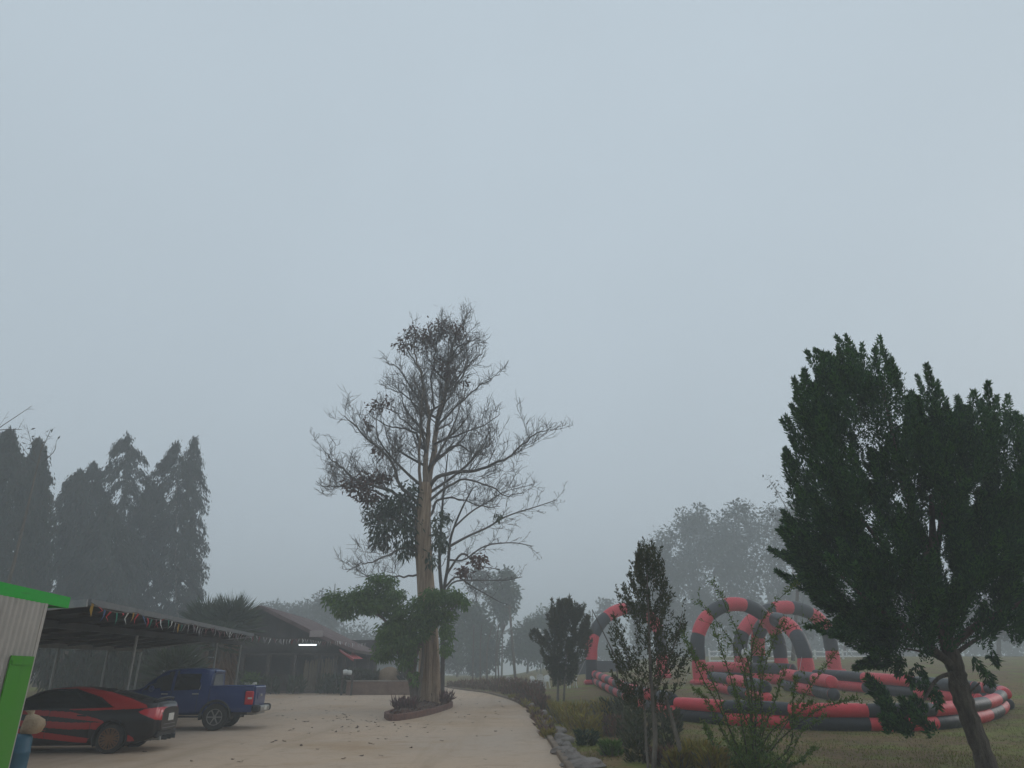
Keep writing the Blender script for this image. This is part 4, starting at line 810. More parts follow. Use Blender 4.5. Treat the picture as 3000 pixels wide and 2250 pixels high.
# brick planter wall right of the pavilion, mound and plants inside
pw0, pw1 = gp(1015, 2036), gp(1206, 2037); pw0[1] = pw1[1] = (pw0[1] + pw1[1]) / 2; WY = pw0[1]; zw0 = float(terr(pw0[0], WY)); zwt = at(1100, 1995, WY)[2]
m_pbrick = M("weathered_brick", (.17, .105, .08), (.27, .18, .135), sc=3, rough=.95, bump=.3, bsc=20)
pco = np.array([(pw0[0] + pw1[0]) / 2, WY + 1, zw0]); pln = thing("brick_planter", pco, "low brick planter wall with pale coping to the right of the pavilion", "planter")
mb = MB(); box(mb, (pco[0], WY + .1, (zw0 + zwt) / 2 - .05), (pw1[0] - pw0[0], .2, zwt - zw0), bev=.01)
for s in (0, 1): box(mb, ((pw0, pw1)[s][0] + (.1 if not s else -.1), WY + 2.2, (zw0 + zwt) / 2 - .05), (.2, 4, zwt - zw0))
mb.build("wall", m_pbrick, pln, pco)
mb = MB(); box(mb, (pco[0], WY + .1, zwt + .0), (pw1[0] - pw0[0] + .08, .28, .07), bev=.015); mb.build("coping", M("pale_coping", (.27, .22, .185), (.34, .28, .24), sc=4, rough=.9), pln, pco)
mb = MB(); box(mb, (pco[0], WY + 2.2, zwt - .25), (pw1[0] - pw0[0] - .4, 4, .3)); mb.build("soil", m_litter, pln, pco)
mc = at(1140, 1988, WY + 1.6); mw = abs(X_at(1180, WY + 1.6) - X_at(1100, WY + 1.6)) / 2; mh_ = at(1140, 1953, WY + 1.6)[2] - zwt + .1; mb = MB(); n = 28
for i in range(9):
    a = i / 8 * math.pi / 2
    mb.v.append(np.array([(mc[0] + mw * math.cos(a) * math.cos(t) * (1 + .05 * math.sin(5 * t + i)), mc[1] + mw * math.cos(a) * math.sin(t), zwt - .1 + mh_ * math.sin(a)) for t in np.arange(n) * 2 * math.pi / n]))
mb.n = 9 * n; mb.f.append((np.array([(i * n + j, i * n + (j + 1) % n, (i + 1) * n + (j + 1) % n, (i + 1) * n + j) for i in range(8) for j in range(n)]), 0))
o = mb.build("earth_mound", M("brown_clay", (.17, .115, .07), (.25, .175, .115), sc=2, rough=.95, bump=.5), None, (mc[0], mc[1], zwt - .1), smooth=True); tag(o, "rounded brown clay mound rising behind the brick planter wall", "mound")
m_shr = M("dull_green_leaf", (.055, .065, .035), island=[(.075, .085, .05), (.04, .05, .026), (.095, .085, .05)], rough=.8, trans=.2)
for i, (x, h, lb) in enumerate([(1035, .9, "bushy plant at the left end of the brick planter"), (1062, .8, "grey green plant in the brick planter left of the mound"), (1090, .7, "small plant in front of the clay mound's left side"), (1190, 1.0, "plant between the clay mound and the green tree foot")]):
    c = np.array([X_at(x, WY + 1.2), WY + 1.2, zwt - .1]); tuft("planter_shrub", c, .7, h, 260, m_shr, lb, "plant", "plants in the brick planter", L=.3, W=.1)
for i, (x, y) in enumerate([(1012, 1969), (1024, 1971)]):
    c = at(x, y, WY - .4); mb = MB(); tube(mb, [c + [0, 0, -.16], c + [0, 0, -.02], c + [0, 0, .1], c + [0, 0, .14]], [.11, .15, .15, .08], 14)
    o = mb.build("white_pot", m_white, None, c, smooth=True); tag(o, ["left of two round white pots on a stand by the planter's end", "right of two round white pots on a stand by the planter's end"][i], "pot", "white pots at the planter")
sx_ = (X_at(1012, WY - .4) + X_at(1024, WY - .4)) / 2; zs_ = at(1018, 1977, WY - .4)[2]; zg_ = float(terr(sx_, WY - .4))
mb = MB(); box(mb, (sx_, WY - .4, zs_ - .03), (.7, .4, .05))
for i in (-1, 1):
    for j in (-1, 1): beam(mb, (sx_ + i * .3, WY - .4 + j * .15, zg_ - .02), (sx_ + i * .3, WY - .4 + j * .15, zs_ - .05), .05, .05)
o = mb.build("plant_stand", m_wood, None, (sx_, WY - .4, zg_)); tag(o, "small dark wooden stand under the two white pots", "stand")
for i, (x, y) in enumerate([(728, 2005), (740, 2004)]):
    Yq = 44; c = at(x, y, Yq); zq = float(terr(c[0], Yq)); pt = thing("flower_pot", (c[0], Yq, zq), ["left white pot with green plant beyond the pickup bed", "right white pot with green plant beyond the pickup bed"][i], "flower pot", "white flower pots beyond the pickup")
    mb = MB(); tube(mb, [(c[0], Yq, zq), (c[0], Yq, zq + .5), (c[0], Yq, c[2] + .1)], [.16, .2, .23], 14); mb.build("pot", m_white, pt, (c[0], Yq, zq), smooth=True)
    mb = MB(); n = 150; p = np.array([c[0], Yq, c[2] + .15]) + rng.normal(size=(n, 3)) * [.1, .1, .12]; cards(mb, p, rng.normal(size=(n, 3)) + [0, 0, .8], .4, .1); mb.build("plant", m_green, pt, (c[0], Yq, zq))
for i, (x, h) in enumerate([(705, 1.5), (760, 1.3), (800, 1.1), (870, 1.2), (955, 1.3), (990, 1.2)]):
    Yq = PY - 1.4; c = np.array([X_at(x, Yq), Yq, float(terr(X_at(x, Yq), Yq))])
    tuft("dark_shrub", c, .8, h, 260, m_darkleaf, ["tall dark shrub at the pavilion's left front", "dark shrub by the second pavilion post", "low dark shrub before the pavilion counter", "dark shrub right of the counter", "dark shrub at the bamboo screen", "dark shrub at the pavilion's right corner"][i], "shrub", "dark shrubs along the pavilion front", L=.32, W=.1)

# ------------------------------------------------------------------ palms beyond the carport
m_palm = M("palm_frond", (.05, .07, .04), island=[(.075, .095, .055), (.04, .055, .032)], rough=.6, trans=.15)
m_dry = M("dry_palm_frond", (.19, .12, .08), island=[(.24, .16, .11), (.14, .09, .06)], rough=.85, trans=.15)
def fan_palm(px_, ytop, ybase_h, Y, rad, label, skirt=True, n=46, green_skirt=False):
    x = X_at(px_, Y, ytop); z0 = float(terr(x, Y)); zc = at(px_, ytop, Y)[2] - rad * .93; o = thing("fan_palm", (x, Y, z0), label, "palm tree", "palms beyond the carport"); off = (x, Y, z0)
    mb = MB(); tube(mb, [(x, Y, z0 - .1), (x + .05, Y, (z0 + zc) / 2), (x, Y, zc)], [.3, .24, .2], 12, flute=.05); mb.build("trunk", m_bark, o, off, smooth=True)
    mb = MB(); C = []; D = []; L = []
    for k in range(n):
        a = k * 2.4; el = math.radians(80 - 105 * ((k + .5) / n) ** .9); d = np.array([math.cos(a) * math.cos(el), math.sin(a) * math.cos(el), math.sin(el)]); st = np.array([x, Y, zc]); hub = st + d * rad * .42
        beam(mb, st, hub, .03, .02); s1_ = nrm(np.cross(d, [0, 0, 1.]) + 1e-6)
        for j in range(17):
            f = (j - 8) / 8 * 1.25; q = nrm(d * math.cos(f) + s1_ * math.sin(f) + np.array([0, 0, -.10 * abs(f)])); C.append(hub); D.append(q); L.append(rad * .60 * (1 - .15 * abs(f)) * R.uniform(.9, 1.08))
    cards(mb, C, D, np.array(L), .085, fold=.15); mb.build("crown", m_palm, o, off)
    if skirt:
        mb = MB(); C = []; D = []
        for k in range(60):
            a = k * 2.4; zz = zc - .15 - (zc - z0 - .6) * (k / 60) ; d = np.array([math.cos(a), math.sin(a), -1.15]); p0 = np.array([x, Y, zz]); d = nrm(d); hub = p0 + d * .45; beam(mb, p0, hub, .05, .02)
            for j in range(8): C.append(hub); D.append(d + rng.normal(size=3) * .22 + [0, 0, -.5])
        cards(mb, C, D, .75, .09); mb.build("skirt", m_palm if green_skirt else m_dry, o, off)
fan_palm(690, 1735, 0, 41, 2.15, "round crowned fan palm with brown frond skirt, right one above the carport roof")
fan_palm(622, 1742, 0, 42.5, 2.1, "round crowned fan palm, left one above the carport roof", skirt=False)
fan_palm(530, 1872, 0, 36, 1.9, "low green fan palm seen under the carport behind the pickup cab", skirt=True, n=34, green_skirt=True)
fan_palm(655, 1815, 0, 38.6, 1.3, "short palm wrapped in brown herringbone fronds behind the pickup bed", n=26)

# ------------------------------------------------------------------ drooping mast trees behind the carport
m_mast = M("mast_tree_leaf", (.032, .042, .026), island=[(.045, .055, .035), (.026, .034, .022), (.07, .05, .035)], rough=.75, trans=.1)
def mast_tree(px_, ytop, hw, Y, lean, label, ybot=1860, n=19000):
    top = at(px_, ytop, Y); x0 = X_at(px_ + lean, Y, 2000); z0 = float(terr(x0, Y)); base = np.array([x0, Y, z0]); o = thing("mast_tree", base, label, "tree", "mast trees behind the carport")
    P = spline([base - [0, 0, .2], base + [0, 0, 2.5], base * .55 + top * .45, top], 20); mb = MB(); tube(mb, P, np.linspace(.22, .03, 20), 9, flute=.05); mb.build("trunk", m_bark, o, base, smooth=True)
    wd = hw * np.linalg.norm(top - [0, 0, EYE]) / FPX; zb = at(px_, ybot, Y)[2]; H = top[2] - zb; mb = MB(); C = []; D = []; nb = 150
    for k in range(nb):
        f = (k + R.random()) / nb; z = zb + H * f; a = R.random() * 6.28
        r = wd * min(1, (1 - f) ** .45 * 1.75) * (.62 + .5 * min(1, f * 3)) * R.uniform(.6, 1.12); c = np.array([np.interp(z, P[:, 2], P[:, 0]), np.interp(z, P[:, 2], P[:, 1]), z])
        e = c + np.array([math.cos(a) * r, math.sin(a) * r, -.25 - r * R.uniform(.3, .9)]); m = n // nb; f_ = rng.random((m, 1)) ** .55
        p = c + (e - c) * f_ + np.array([0, 0, .35]) * (1 - (2 * f_ - 1) ** 2) + rng.normal(size=(m, 3)) * [.16, .16, .2]; C.append(p); D.append(np.tile((e - c) * .25, (m, 1)) + rng.normal(size=(m, 3)) * .25 + [0, 0, -1.0])
    m = 700; zf = rng.random(m); zq = z0 + .8 + (zb + 1 - z0) * zf; C.append(np.stack([np.interp(zq, P[:, 2], P[:, 0]), np.interp(zq, P[:, 2], P[:, 1]), zq], 1) + rng.normal(size=(m, 3)) * [.32, .32, .2]); D.append(rng.normal(size=(m, 3)) * .3 + [0, 0, -1.0])   # ragged shoots hanging on the trunk
    for k in range(26):                                   # upright shoots at the tip
        p = top + np.array([R.gauss(0, .12), R.gauss(0, .12), R.uniform(-.8, .25)]); C.append(p[None]); D.append(np.array([[R.gauss(0, .4), R.gauss(0, .4), .9]]))
    C = np.concatenate(C); D = np.concatenate(D); cards(mb, C, D, .42 * (.6 + .7 * rng.random(len(C))), .125); mb.build("crown", m_mast, o, base); return o
mast_tree(26, 1268, 52, 58.1, 10, "leftmost mast tree at the left edge of the photo", 1740)
mast_tree(112, 1295, 38, 60.5, -8, "slim mast tree second from the left, twigs round its top", 1760)
mast_tree(-70, 1330, 67, 56.6, 0, "mast tree cut off by the left edge, only its right side showing", 1750)
mast_tree(232, 1385, 46, 68.2, -30, "shorter mast tree left of the tall pointed one", 1800)
mast_tree(272, 1362, 67, 71.5, -20, "mast tree merging with the tall pointed one's left side", 1850)
mast_tree(370, 1280, 80, 73.0, -20, "tall pointed mast tree in the middle of the group", 1880)
mast_tree(448, 1420, 66, 76.2, -30, "mast tree filling the gap between the two tallest", 1880)
mast_tree(520, 1302, 71, 74.6, -10, "rightmost but one mast tree with flat ragged top", 1870)
mast_tree(572, 1288, 38, 76.9, -30, "rightmost slim mast tree with drooping right branches", 1860, n=10000)
mast_tree(320, 1480, 78, 66.8, 15, "lower mast tree in front of the tall pointed one", 1900)
for p_, yt, h_, Yq, lb in ((165, 1880, 40, 46, "low drooping tree glimpsed under the carport roof, leftmost"), (258, 1870, 44, 48, "low drooping tree glimpsed under the carport roof behind the sedan roof"), (350, 1875, 46, 45, "low drooping tree glimpsed under the carport roof left of the steel post"), (425, 1870, 44, 47, "low drooping tree glimpsed behind the steel post before the pickup")):
    mast_tree(p_, yt, h_, Yq, R.uniform(-8, 8), lb, 1975, n=2600)["group"] = "low trees seen under the carport"
# bare branch reaching in from the left
bb_ = np.array([X_at(-160, 30, 2000), 30, float(terr(-24, 30))]); o = thing("leafless_tree", bb_, "leafless tree mostly outside, its thin twigs reaching in above the leftmost mast tree", "tree"); mb = MB(); tw = Twigs()
P = spline([bb_ - [0, 0, .1], at(-150, 1600, 30), at(-110, 1330, 30)], 14); tube(mb, P, np.linspace(.2, .07, 14), 8); mb.build("trunk", m_bark, o, bb_, smooth=True)
for pts, r0 in [([(-120, 1350), (-30, 1278), (0, 1252), (45, 1222), (92, 1190)], .035), ([(-118, 1340), (-40, 1270), (0, 1260), (40, 1258), (64, 1258)], .03), ([(-110, 1330), (-90, 1250), (-60, 1180)], .04)]:
    P = spline(px_line(pts, 30, 29.5), 10); tw.poly(P, np.linspace(r0, .012, 10)); ramify(tw, P, .03, 2, .8, .25, rmin=.008)
mb = MB(); tw.flush(mb, 4); mb.build("branch", m_twig, o, bb_)
tw = Twigs(); mtop = at(125, 1300, 38.3); ob = thing("dead_treetop", np.array([mtop[0], 38.4, float(terr(mtop[0], 38.4))]), "twiggy dry treetop poking up between the two leftmost mast trees", "tree"); ol = np.array(ob.location)
P = spline([ol, (ol + mtop) / 2 + [.1, 0, 0], mtop], 12); mb = MB(); tube(mb, P, np.linspace(.14, .03, 12), 7); mb.build("trunk", m_bark, ob, ol, smooth=True)
for pts in [[(105, 1340), (90, 1290), (78, 1245)], [(120, 1320), (140, 1280), (150, 1255)], [(110, 1360), (80, 1330), (60, 1300)], [(130, 1350), (160, 1320), (165, 1290)]]:
    P = spline(px_line(pts, 38.3, 38), 6); tw.poly(P, np.linspace(.03, .01, 6)); ramify(tw, P, .025, 2, 2.2, .4, rmin=.008)
mb = MB(); tw.flush(mb, 3); mb.build("twigs", m_twig, ob, ol)
mb = MB(); tp_a = np.array([q[0] for q in tw.tips]); tp_a = tp_a[rng.random(len(tp_a)) < .45]; cards(mb, tp_a, rng.normal(size=tp_a.shape) + [0, 0, -.6], .28, .09); mb.build("leaves", m_mast, ob, ol)
# pale boundary wall seen under the carport
wl = thing("boundary_wall", (-40, 80, float(terr(-40, 80))), "pale boundary wall glimpsed between the trunks under the carport roof", "wall"); wo = np.array(wl.location)
mb = MB(); box(mb, (-40, 80, wo[2] + .8), (44, .15, 1.8)); mb.build("panel", M("pale_wall", (.34, .33, .31), (.42, .41, .39), sc=1.5, rough=.9), wl, wo)

# ------------------------------------------------------------------ inflatable race track
def vinyl(name, c):
    return M(name, c, tuple(min(1, a * 1.18) for a in c), sc=1.3, rough=.45, bump=.6, bsc=3.5, spec=.4)
m_rope = M("pale_rope", (.35, .33, .3), rough=.9); m_ired = vinyl("red_vinyl", (.60, .045, .06)); m_iblk = vinyl("black_vinyl", (.022, .023, .027))
def inflate(path, r, seglen, first, name, parent, off, n=16, flat=1.0):
    """an air tube that changes colour at each welded seam and swells between the seams"""
    P = np.asarray(path, float); d = np.concatenate([[0], np.cumsum(np.linalg.norm(np.diff(P, axis=0), axis=1))]); L = d[-1]; ns = max(1, round(L / seglen)); k = ns * 8 + 1
    t = np.linspace(0, L, k); Q = np.stack([np.interp(t, d, P[:, j]) for j in range(3)], 1); ph = (np.arange(k) % 8) / 8; rad = r * (1 - .09 * np.abs(2 * ph - 1) ** 6)
    mis = [(first + (i // 8)) % 2 for i in range(k)]; mb = MB()
    e0 = nrm(Q[1] - Q[0]); e1 = nrm(Q[-1] - Q[-2])                # domed ends
    Q = np.vstack([Q[0] - e0 * r * .38, Q[0] - e0 * r * .3, Q[0] - e0 * r * .12, Q, Q[-1] + e1 * r * .12, Q[-1] + e1 * r * .3, Q[-1] + e1 * r * .38]); rad = np.concatenate([[r * .2, r * .65, r * .92], rad, [r * .92, r * .65, r * .2]])
    mis = [mis[0]] * 3 + mis + [mis[-2]] * 3; tube(mb, Q, rad, n, mis=mis); mb.build(name, [m_ired, m_iblk], parent, off, smooth=True)
def wall_run(pxs, label, r, seglen, first, lowoff=1):
    G_ = np.array([gp(*p) for p in pxs]); P = spline(G_, 60); P[:, 2] = terr(P[:, 0], P[:, 1]); o = thing("inflatable_barrier", G_.mean(0), label, "inflatable barrier", "barriers of the inflatable race track")
    inflate(P + [0, 0, r * .9], r, seglen, first + lowoff, "lower_tube", o, G_.mean(0)); inflate(P + [0, 0, r * 2.55], r, seglen, first, "upper_tube", o, G_.mean(0)); return o
wall_run([(1990, 2111), (2130, 2125), (2253, 2131), (2380, 2140), (2540, 2142), (2678, 2142), (2791, 2133), (2880, 2117), (2930, 2098), (2945, 2082)], "long front barrier of the inflatable track, nearest the camera, bulging toward the lawn", .21, 2.25, 0)
wall_run([(1742, 2003), (1772, 2020), (1810, 2040), (1860, 2066), (1920, 2088), (1975, 2105)], "left barrier running from the leftmost arch down to the front", .24, 1.7, 0)
wall_run([(2395, 2016), (2460, 2021), (2570, 2033), (2690, 2047), (2800, 2062), (2870, 2070)], "far right barrier crossing behind the juniper trunk", .27, 3.4, 1)
wall_run([(2305, 2022), (2350, 2032), (2410, 2045), (2445, 2054)], "middle barrier with a round red end facing the camera", .30, 2.6, 0)
wall_run([(2090, 2025), (2140, 2035), (2200, 2050), (2250, 2066)], "short barrier behind the green arching shrub with a red end", .27, 2.4, 1)
wall_run([(2080, 1996), (2170, 2000), (2240, 2003), (2330, 2008)], "rear barrier between the feet of the arches", .33, 3.0, 0)
wall_run([(2840, 2052), (2890, 2058), (2940, 2068), (2958, 2080)], "short humped barrier at the far right end of the track", .22, 1.2, 0)
def arch(pxl, pxr, pyb, pyt, Y, Y2, label, r, first, seglen):
    a = at(pxl, pyb, Y); b = at(pxr, pyb, Y2); a[2] = float(terr(a[0], a[1])); b[2] = float(terr(b[0], b[1])); m = (a + b) / 2; H = at((pxl + pxr) / 2, pyt, (Y + Y2) / 2)[2] - m[2] - r
    h = (b - a) / 2; w_ = np.linalg.norm(h); t = np.linspace(0, math.pi, 30); rise = min(H * .55, w_ * 1.05); leg = H - rise
    P = [a + [0, 0, z] for z in np.linspace(-.1, leg, 8)[:-1]] + [m - h * math.cos(x) + np.array([0, 0, leg + rise * math.sin(x) + a[2] * 0]) + [0, 0, (a[2] - m[2]) * math.cos(x)] for x in t] + [b + [0, 0, z] for z in np.linspace(leg, -.1, 8)[1:]]
    o = thing("inflatable_arch", m, label, "inflatable arch", "arches of the inflatable race track"); inflate(P, r, seglen, first, "tube", o, m, n=18)
    for i_, sd in ((9, -1), (34, -1), (9, 1), (34, 1)):
        q = np.array(P[i_]); g = q + np.array([(-1.6 if i_ < 20 else 1.6), sd * 2.2, 0]); g[2] = float(terr(g[0], g[1])); mb = MB(); tube(mb, [q, (q + g) / 2 - [0, 0, .12], g], .014, 4); mb.build("anchor_rope", m_rope, o, m)
    for q in (a, b):
        mb = MB(); box(mb, q + [0, 0, .12], (r * 2.5, r * 2.5, .3), bev=.1); mb.build("foot_pad", m_ired, o, m)
    return o
arch(1735, 1945, 1998, 1765, 52, 54, "leftmost inflatable arch, half hidden by the slender trees", .43, 1, 1.55)
arch(2052, 2296, 1992, 1749, 46, 48, "second inflatable arch, with its wide round top", .43, 0, 1.38)
arch(2178, 2450, 1988, 1760, 51, 53, "third inflatable arch, farthest right and partly behind the juniper", .47, 0, 1.6)
arch(2368, 2232, 1996, 1793, 44, 51, "inflatable arch seen nearly edge on, its leg before the white rail fence", .46, 0, 1.55)
sand = [(2000, 2086), (2150, 2100), (2400, 2112), (2650, 2112), (2800, 2100), (2700, 2066), (2560, 2052), (2420, 2062), (2200, 2072), (2060, 2066)]
SPt = np.array([gp(*p) for p in sand]); c = SPt.mean(0); lp = spline(np.vstack([SPt, SPt[:1]]), 61)[:-1]; mb = MB(); rings = 7; V = []
for i in range(rings):
    q = c + (lp - c) * (1 - i / rings); q[:, 2] = terr(q[:, 0], q[:, 1]) + .012; V.append(q)
V.append(np.array([[c[0], c[1], float(terr(c[0], c[1])) + .012]])); k = len(lp)
mb.add(np.vstack(V), [(i * k + j, i * k + (j + 1) % k, (i + 1) * k + (j + 1) % k, (i + 1) * k + j) for i in range(rings - 1) for j in range(k)] + [((rings - 1) * k + j, (rings - 1) * k + (j + 1) % k, rings * k) for j in range(k)])
o = mb.build("track_ground", M("dry_straw_ground", (.20, .155, .085), (.28, .22, .13), sc=.9, rough=.95, bump=.5, det=9)); o["kind"] = "structure"
c = at(2181, 1913, 45.8); mb = MB(); tube(mb, [c + [0, 0, -.26], c + [-.02, 0, -.2], c + [0, 0, -.02], c + [.04, 0, .12], c + [.10, 0, .24], c + [.12, 0, .28]], [.05, .17, .2, .18, .1, .04], 14)
o = mb.build("white_bag", m_white, None, c, smooth=True); tag(o, "small white bag hanging at the foot of the inflatable arches", "bag")

# white rail fence beyond the arches
FA, FB = gp(2085, 1957), gp(2560, 1957); FA[1] = FB[1] = 74; FA = np.array([X_at(2085, 74), 74, 0]); FB = np.array([X_at(2560, 74), 74, 0])
fen = thing("rail_fence", ((FA[0] + FB[0]) / 2, 74, float(terr(26, 74))), "white three rail fence standing beyond the inflatable arches", "fence"); fo = np.array(fen.location)
m_frail = M("white_rail", (.80, .80, .78), rough=.6)
fz = [at(2300, y, 74)[2] for y in (1909, 1923, 1936)]; fg = float(terr(28, 74))
for z in fz: mb = MB(); beam(mb, (FA[0], 74, z), (FB[0], 74, z), .06, .13); mb.build("rail", m_frail, fen, fo)
for p_ in (2085, 2160, 2235, 2310, 2398, 2480, 2560): x = X_at(p_, 74.1); mb = MB(); box(mb, (x, 74.1, (fz[0] + float(terr(x, 74))) / 2 + .04), (.16, .14, fz[0] - float(terr(x, 74)) + .3), bev=.02); mb.build("post", m_frail, fen, fo)

# ------------------------------------------------------------------ trees fading in the fog
m_far = M("hazy_leaf", (.03, .04, .024), island=[(.045, .055, .035), (.025, .032, .02)], rough=.85, trans=.1)
m_farg = M("hazy_green_leaf", (.045, .075, .035), island=[(.06, .095, .045), (.04, .06, .03)], rough=.85, trans=.15)
def far_tree(name, px_, Y, blobs, label, group, n, mat, L=.5, W=.22, depth=2.2, trunks=None, sub=10, tight=.3, rad=.25, droop=.4):
    Y = Y * 1.8; L *= 1.65; W *= 1.65; depth *= 1.5
    x = X_at(px_, Y, 1960); z = float(terr(x, Y)); base = np.array([x, Y, z]); o = thing(name, base, label, "tree", group); mb = MB(); mids = blob_leaves(mb, blobs, Y, depth, n, L, W, droop=droop, sub=sub, tight=tight); mb.build("crown", mat, o, base)
    mb = MB(); tops = mids[:: max(1, len(mids) // 14)]; fork = base * .5 + mids.mean(0) * .5; fork[0] = base[0] * .7 + mids.mean(0)[0] * .3; tube(mb, spline([base - [0, 0, .2], base * .6 + fork * .4, fork], 8), np.linspace(rad, rad * .6, 8), 9)
    for q in tops: tube(mb, spline([fork, fork * .45 + q * .55 + rng.normal(size=3) * .25, q], 6), np.linspace(rad * .4, .03, 6), 5)
    mb.build("trunk", m_bark, o, base, smooth=True); return o
FG = "tall trees fading in the fog on the right"
far_tree("tall_tree", 1950, 86, [(1915, 1640, 45, 60), (1900, 1720, 40, 80), (1945, 1580, 40, 40), (1960, 1680, 50, 90), (1930, 1790, 55, 70)], "left tree of the foggy grove with its crown sloping down left", FG, 6500, m_far)
far_tree("tall_tree", 2040, 84, [(2010, 1540, 45, 50), (2060, 1515, 35, 40), (2050, 1600, 60, 80), (2020, 1680, 55, 90), (2060, 1780, 60, 70)], "foggy grove tree with a twin rounded top left of the highest crown", FG, 7000, m_far)
far_tree("tall_tree", 2150, 82, [(2165, 1500, 45, 40), (2110, 1540, 45, 45), (2200, 1530, 40, 45), (2150, 1600, 80, 70), (2120, 1690, 70, 80), (2180, 1700, 60, 80), (2140, 1800, 60, 60)], "highest rounded crown of the foggy grove", FG, 8500, m_far)
far_tree("tall_tree", 2265, 80, [(2260, 1510, 38, 36), (2240, 1570, 45, 45), (2290, 1580, 45, 50), (2260, 1660, 60, 70), (2300, 1750, 55, 70), (2250, 1830, 50, 50)], "foggy grove tree with sky showing through, left of the juniper", FG, 4600, m_far)
far_tree("tall_tree", 2330, 76, [(2330, 1520, 45, 50), (2360, 1620, 50, 70), (2370, 1730, 60, 70), (2340, 1820, 60, 50)], "foggy grove tree half behind the juniper's left side", FG, 5600, m_far)
far_tree("tall_tree", 2480, 78, [(2450, 1800, 60, 70), (2520, 1850, 60, 50), (2450, 1700, 60, 70), (2560, 1760, 60, 80)], "foggy tree behind the juniper's lower left crown", FG, 5600, m_far)
far_tree("tall_tree", 2760, 76, [(2700, 1780, 70, 90), (2780, 1740, 70, 110), (2760, 1840, 60, 60)], "foggy tree behind the juniper trunk", FG, 3200, m_far)
far_tree("tall_tree", 2935, 58, [(2940, 1780, 50, 60), (2985, 1740, 50, 90), (2890, 1800, 40, 40), (2985, 1850, 30, 30)], "foggy tree with a bare lower trunk at the right edge", FG, 2800, m_far, rad=.35)
far_tree("tall_tree", 3030, 54, [(3010, 1760, 60, 110), (3040, 1830, 50, 60)], "foggy tree cut off by the right edge", FG, 2600, m_far, rad=.35)
o = thing("wispy_tree", (X_at(2330, 70), 70, float(terr(28, 70))), "thin wispy treetop in the fog beside the juniper's left spires", "tree"); wo2 = np.array(o.location); tw = Twigs(); mb = MB()
P = spline([wo2, at(2340, 1650, 70), at(2330, 1540, 70)], 12); tube(mb, P, np.linspace(.2, .06, 12), 7); mb.build("trunk", m_bark, o, wo2, smooth=True)
for pts in [[(2335, 1560), (2300, 1480), (2255, 1410)], [(2335, 1570), (2330, 1480), (2300, 1385)], [(2340, 1600), (2290, 1540), (2240, 1490)], [(2332, 1540), (2350, 1460), (2340, 1400)]]:
    P = spline(px_line(pts, 70, 69.5), 8); tw.poly(P, np.linspace(.06, .02, 8)); ramify(tw, P, .04, 2, .9, .35, rmin=.0135)
mb = MB(); tw.flush(mb, 3); mb.build("twigs", m_twig, o, wo2); mb = MB(); q = np.array([t_[0] for t_ in tw.tips]); q = np.repeat(q, 3, 0) + rng.normal(size=(len(q) * 3, 3)) * .25; cards(mb, q, rng.normal(size=q.shape) + [0, 0, -.3], .4, .16); mb.build("leaves", m_far, o, wo2)
BG_ = "trees fading in the fog behind the tall trunk"
far_tree("slim_tree", 1470, 62, [(1470, 1690, 36, 30), (1455, 1740, 42, 40), (1500, 1730, 30, 36), (1480, 1780, 36, 36)], "foggy tree with a dense high crown over a slanting trunk, right of the bare tree", BG_, 2600, m_farg, L=.42, W=.18, depth=1.5, rad=.16)
far_tree("slim_tree", 1405, 60, [(1400, 1800, 40, 40), (1370, 1840, 40, 50), (1430, 1850, 36, 60), (1390, 1910, 50, 50)], "foggy tree filling the gap below the bare limbs", BG_, 3000, m_farg, L=.42, W=.18, depth=1.5, rad=.2)
far_tree("slim_tree", 1340, 64, [(1335, 1780, 40, 45), (1330, 1860, 40, 60), (1325, 1930, 40, 40), (1400, 1700, 40, 40)], "foggy tree just right of the pale trunk", BG_, 2800, m_far, L=.42, W=.18, depth=1.5, rad=.2)
far_tree("slim_tree", 1425, 57, [(1440, 1930, 26, 50), (1400, 1940, 30, 40)], "low thicket of thin trunks at the road bend", BG_, 1300, m_far, L=.4, W=.14, depth=1.2, rad=.12)
for i, p_ in enumerate((1385, 1408, 1428, 1452, 1462)):
    Yq = 78; x = X_at(p_, Yq); z = float(terr(x, Yq)); mb = MB(); tube(mb, spline([(x, Yq, z - .1), at(p_ + R.uniform(-4, 4), 1900, Yq), at(p_ + 8 + R.uniform(-6, 10), 1830, Yq)], 8), np.linspace(.09, .05, 8), 6)
    o = mb.build("thin_tree", m_bark, None, (x, Yq, z), smooth=True); tag(o, "thin pale trunk among the foggy trees at the road bend", "tree", "thin trunks at the road bend")
far_tree("round_tree", 1545, 66, [(1520, 1880, 45, 45), (1555, 1850, 45, 40), (1500, 1910, 36, 30), (1560, 1910, 50, 45), (1600, 1870, 40, 50), (1590, 1830, 36, 30)], "rounded green tree in the fog at the end of the lawn", None, 4200, m_farg, L=.42, W=.2, depth=1.8, rad=.2)
far_tree("round_tree", 1590, 84, [(1600, 1800, 40, 30), (1580, 1840, 50, 40), (1640, 1830, 50, 50)], "paler tree fading behind the rounded green one", None, 2200, m_farg, L=.5, W=.2, depth=1.8)
PG = "hazy trees behind the pavilion"
